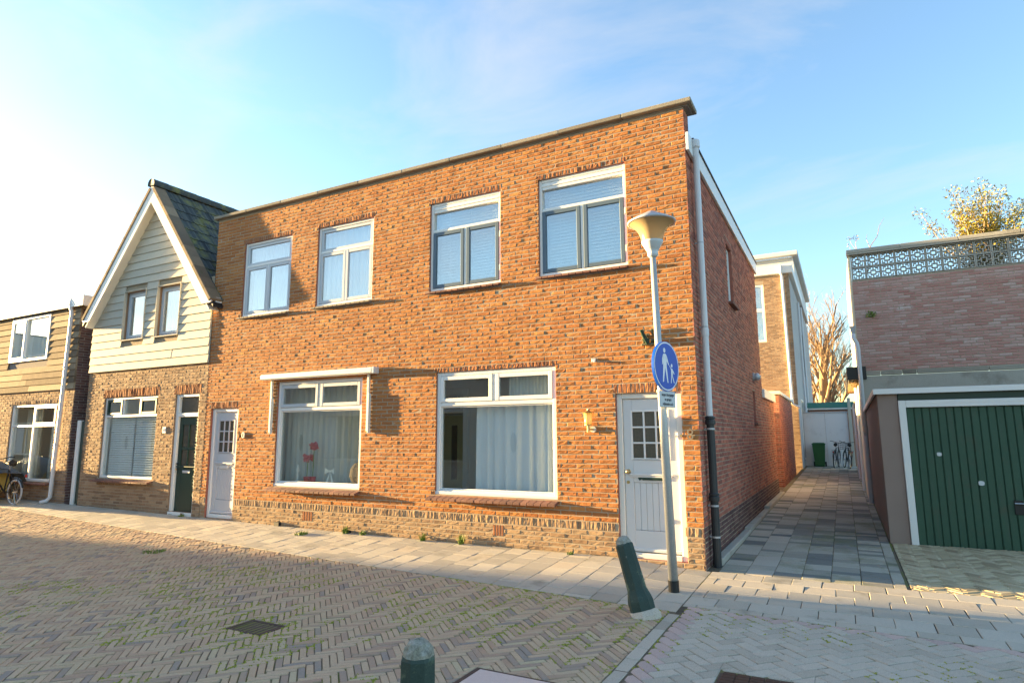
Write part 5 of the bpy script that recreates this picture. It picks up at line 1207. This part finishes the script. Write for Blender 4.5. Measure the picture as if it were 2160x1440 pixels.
cv = thing('manhole_cover', 'brown iron manhole cover with a grid of raised cells in the grey square', 'cover', (.98,-3.42,0)); Mg = Matrix.Translation((.985,-3.43,gz(1,-3.4))) @ Matrix.Rotation(0,4,'Z')
o = MB().bbox(-.30,-.29,-.03,.30,.29,-.006,.003).build('plate', 'iron', cv); o.matrix_basis = Mg
for i in range(6):
    for k in range(10):
        a = -.28+.0935*i+(.0 if k % 2 else .0); b = -.272+.0545*k
        o = MB().bbox(a+.003,b+.003,-.0055,a+.0905,b+.0515,.003,.004).build('cell', 'rust', cv); o.matrix_basis = Mg

# ------------------------------------------------------------------ things fixed to the facade
awn = thing('awning', 'folded cream drop-arm awning above the left shop window', 'awning', (-6.5,-.06,2.74))
MB().bbox(-7.84,-.135,2.685,-5.19,-.0,2.79,.02).build('cassette', 'cream_paint', awn)
MB().bbox(-5.188,-.138,2.68,-5.135,-.0,2.795,.012).build('end_cap', 'sign_grey', awn)
for x in (-7.62,-5.335):
    MB().bbox(x-.022,-.045,1.74,x+.022,-.004,2.683,.006).build('rail', 'cream_paint', awn); MB().bbox(x+.024,-.068,1.71,x+.05,-.006,2.36,.006).build('arm', 'cream_paint', awn)
ln = thing('wall_lantern', 'brass wall lantern with amber glass left of the white door', 'lantern', (-1.43,-.06,1.83))
MB().tube([(-1.40,.005,1.735),(-1.40,-.025,1.735)], .042, 16).build('back_plate', 'galvanised', ln); MB().tube([(-1.40,-.02,1.735),(-1.42,-.07,1.735),(-1.44,-.10,1.74)], .012, 8).tube([(-1.44,-.10,1.70),(-1.44,-.10,1.79)], .018, 10).build('arm', 'brass', ln)
MB().lathe([(.046,1.80),(.05,1.82),(.056,1.955)], (-1.44,-.10,0), 18).build('glass', 'amber_glass', ln, smooth=True)
MB().lathe([(.082,1.956),(.085,1.962),(.05,1.975),(.012,1.99),(.010,2.01),(.004,2.015)], (-1.44,-.10,0), 20).build('cap', 'brass', ln); MB().lathe([(.02,1.785),(.05,1.79),(.05,1.80)], (-1.44,-.10,0), 18).build('dish', 'brass', ln)
FRONT = lambda x, z, y=-.006: face_matrix((x,y,z), (1,0,0), (0,0,1))
nb = thing('house_number', 'stone-coloured house number 8 right of the white door', 'house number', (-.115,-.02,1.655))
o = link('digit', text_mesh('8', .185, .016, 'concrete'), nb); o.matrix_basis = FRONT(-.115,1.655,-.012)
dbell = thing('doorbell', 'small doorbell on the white door frame', 'doorbell', (-.225,.03,1.65)); MB().tube([(-.232,.05,1.645),(-.232,-.005,1.645)], .016, 10).build('button', 'brass', dbell)
nb = thing('house_number', 'glazed house number 10 right of the grey door', 'house number', (-8.36,-.02,1.69))
for dg_, x, c_ in (('1',-8.43,'rust'),('0',-8.33,'cream_paint')):
    o = link('digit', text_mesh(dg_, .16, .022, c_), nb); o.matrix_basis = FRONT(x,1.69,-.014)
nb = thing('house_number', 'blue and white house number tile left of the dark green door', 'house number', (-10.72,-.01,1.81))
MB().bbox(-10.77,-.016,1.745,-10.66,-.001,1.875,.004).build('tile', 'ceramic_white', nb); o = link('digit', text_mesh('12', .09, .003, 'ceramic_blue'), nb); o.matrix_basis = FRONT(-10.715,1.81,-.0185)
orn = thing('wall_ornament', 'dark bronze cannon-shaped ornament on the brickwork above the white door', 'ornament', (-.62,-.05,2.93))
MB().tube([(-.66,-.13,3.02),(-.635,-.09,2.94),(-.60,-.04,2.85)], [.022,.026,.03], 10).build('barrel', 'green_paint', orn)
q = MB(); rr = random.Random(3)
for k in range(22): q.lathe([(.004,0),(rr.uniform(.016,.03),.02),(.004,.045)], (-.60+rr.uniform(-.07,.08),-.03+rr.uniform(-.02,.02),2.90+rr.uniform(-.06,.11)), 6)
q.bbox(-.69,-.05,2.825,-.52,-.001,2.85,.006).build('figure', 'bronze', orn)
hk = thing('wall_hook', 'small grey metal bracket left on the bricks above the lantern', 'bracket', (-1.36,-.01,2.67)); MB().bbox(-1.40,-.02,2.65,-1.34,.0,2.70,.004).build('plate', 'zinc', hk); MB().bbox(-1.36,-.05,2.64,-1.345,-.0205,2.67,.003).build('pin', 'cream_paint', hk)
for x, z, lab in ((-7.30,.145,'small dark box at the wall foot left of the awning window'),(-5.69,.105,'small dark box at the wall foot under the right end of the awning')):
    t = thing('meter_box', lab, 'box', (x,-.03,z)); MB().bbox(x-.06,-.055,z-.05,x+.06,-.001,z+.045,.005).build('cover', 'dark_metal', t)
bh = thing('bulkhead_lamp', 'round grey lamp on the flank wall above the small window', 'wall lamp', (.04,5.8,2.85)); MB().tube([(-.005,5.85,2.86),(.03,5.85,2.86)], .09, 16).build('back_plate', 'zinc', bh); MB().tube([(.03,5.85,2.86),(.09,5.85,2.85),(.14,5.85,2.83)], [.085,.08,.04], 16).build('cover', 'zinc', bh, smooth=True)
# on the window board of the left shop window
sz = WE[2]+.07
vb = MB().bbox(WE[0]+.02,.15,sz-.04,WE[1]-.02,.33,sz-.005,.004).build('window_board', 'white_paint', house)
for x, hh, lab in ((-6.92,.42,'red amaryllis in the left of the awning window'),(-6.78,.62,'tall red amaryllis beside the shorter one in the awning window')):
    t = thing('potted_flower', lab, 'flower', (x,.24,sz)); MB().lathe([(.045,0),(.06,.09),(.064,.10)], (x,.24,sz-.003), 14).build('pot', 'red_petal', t); MB().tube([(x,.24,sz+.09),(x+.01,.24,sz+hh)], .008, 6).build('stem', 'weed', t)
    q = MB()
    for k in range(7): leaf_cloud(q, (x+.05*math.cos(k),.24+.04*math.sin(k),sz+hh+.02*math.sin(3*k)), .05, 5, .06, rng)
    q.build('petals', 'red_petal', t, fix=False)
t = thing('paper_bow', 'white bow standing in the awning window', 'bow', (-6.35,.22,sz))
q = MB()
for s in (-1,1):
    q.add([(-6.35,.22,sz+.20),(-6.35+s*.11,.20,sz+.26),(-6.35+s*.11,.20,sz+.15)], [(0,1,2)]).add([(-6.35,.22,sz+.20),(-6.35+s*.10,.21,sz+.0),(-6.35+s*.04,.21,sz+.0)], [(0,1,2)])
q.build('ribbon', 'white_cloth', t, fix=False); MB().bbox(-6.37,.20,sz+.18,-6.33,.235,sz+.22,.008).build('knot', 'white_cloth', t)
t = thing('wicker_fan', 'round wicker ornament at the right of the awning window', 'ornament', (-5.72,.25,sz)); MB().lathe([(.02,0),(.10,.03),(.15,.13),(.13,.26),(.07,.34),(.03,.36)], (-5.74,.25,sz), 16).build('weave', 'wicker', t)
t = thing('glass_candlestick', 'pale candlestick at the left of the awning window', 'candlestick', (-7.15,.24,sz)); MB().lathe([(.05,0),(.05,.012),(.015,.03),(.018,.10),(.012,.16),(.03,.19),(.012,.30)], (-7.15,.24,sz), 12).build('stick', 'ceramic_white', t, smooth=True)

# ------------------------------------------------------------------ across the street (mirrored in the panes, shading the road)
OY = -9.35
def row_house(x0, w, h, wallm, seed, label, door_first):
    t = thing('row_house', label, 'house', (x0+w/2,OY-3,0), 'terrace across the street')
    H = MB().box(x0+.004,OY-7,-.2,x0+w-.004,OY,h).build('wall', wallm, t); MB().bbox(x0-.02,OY-.2,h+.002,x0+w-.01,OY+.12,h+.22,.01).build('cornice', 'white_paint', t)
    MB().box(x0+.3,OY-6.8,h+.01,x0+w-.3,OY-.5,h+.12).build('roof', 'dark_metal', t)
    dx = x0+.5 if door_first else x0+w-1.5; wx = x0+2.0 if door_first else x0+.6
    for (a,b,c,d) in ((wx,wx+2.2,.8,2.5),(x0+.8,x0+2.1,3.5,4.7),(x0+w-2.4,x0+w-1.1,3.5,4.7)):
        f = MB(); frame_rect(f, a, b, c, d, .08, OY+.002, OY+.06); f.bbox((a+b)/2-.03,OY+.004,c+.081,(a+b)/2+.03,OY+.055,d-.081,.004); f = f.build('window', 'white_paint', t)
        MB().box(a+.07,OY+.012,c+.07,b-.07,OY+.02,d-.07).build('pane', 'dark_glass', f)
        if c < 1: MB().box(a+.1,OY+.021,c+.1,a+.8,OY+.024,d-.1).build('curtain', 'curtain', f)
    d = MB().bbox(dx,OY+.002,.1,dx+1.0,OY+.06,2.3,.01).build('door', 'white_paint', t); q = MB().prism([(dx+.5+.11*math.cos(i*.3927),1.45+.32*math.sin(i*.3927)) for i in range(16)], (OY+.061,OY+.068)); q.build('oval_light', 'dark_glass', d)
    if seed % 3 == 1: MB().bbox(x0+w*.6,OY-3.0,h+.1,x0+w*.6+.7,OY-2.3,h+1.3,.02).build('chimney', 'brick_tan', t)
x = -73.8; k = 0
while x < -8:
    w = 5.6; near = x > -26
    row_house(x, w, (7.6 if x < -45 else 5.55)+(.35 if k % 3 == 0 else 0), ['brick_tan','house_white','house_white'][k % 3], k, 'terraced house across the street, behind the viewer, mirrored in the panes', k % 2 == 0); x += w; k += 1
gw = thing('plinth_shade_wall', 'unseen low brick wall added beyond the left edge to shade the house plinths', 'wall', (-20.8,-.6,0)); MB().bbox(-20.95,-1.25,-.1,-20.72,-.02,1.22,.01).build('wall', 'brick_tan', gw); MB().bbox(-20.99,-1.29,1.222,-20.68,-.01,1.28,.01).build('coping', 'concrete_grey', gw)  # invented wall out of view, casts the low shade along the left plinths

yard = thing('alley_shade_wall', 'unseen brick wall added behind the corner house to keep low sun off the alley', 'wall', (-2.2,12,0)); MB().bbox(-2.3,10.0,-.1,-2.1,13.98,2.45,.01).build('wall', 'brick_side', yard); MB().bbox(-2.33,10.0,2.452,-2.07,13.98,2.52,.01).build('coping', 'concrete_grey', yard)  # added hidden wall, blocks the low sun from the alley floor
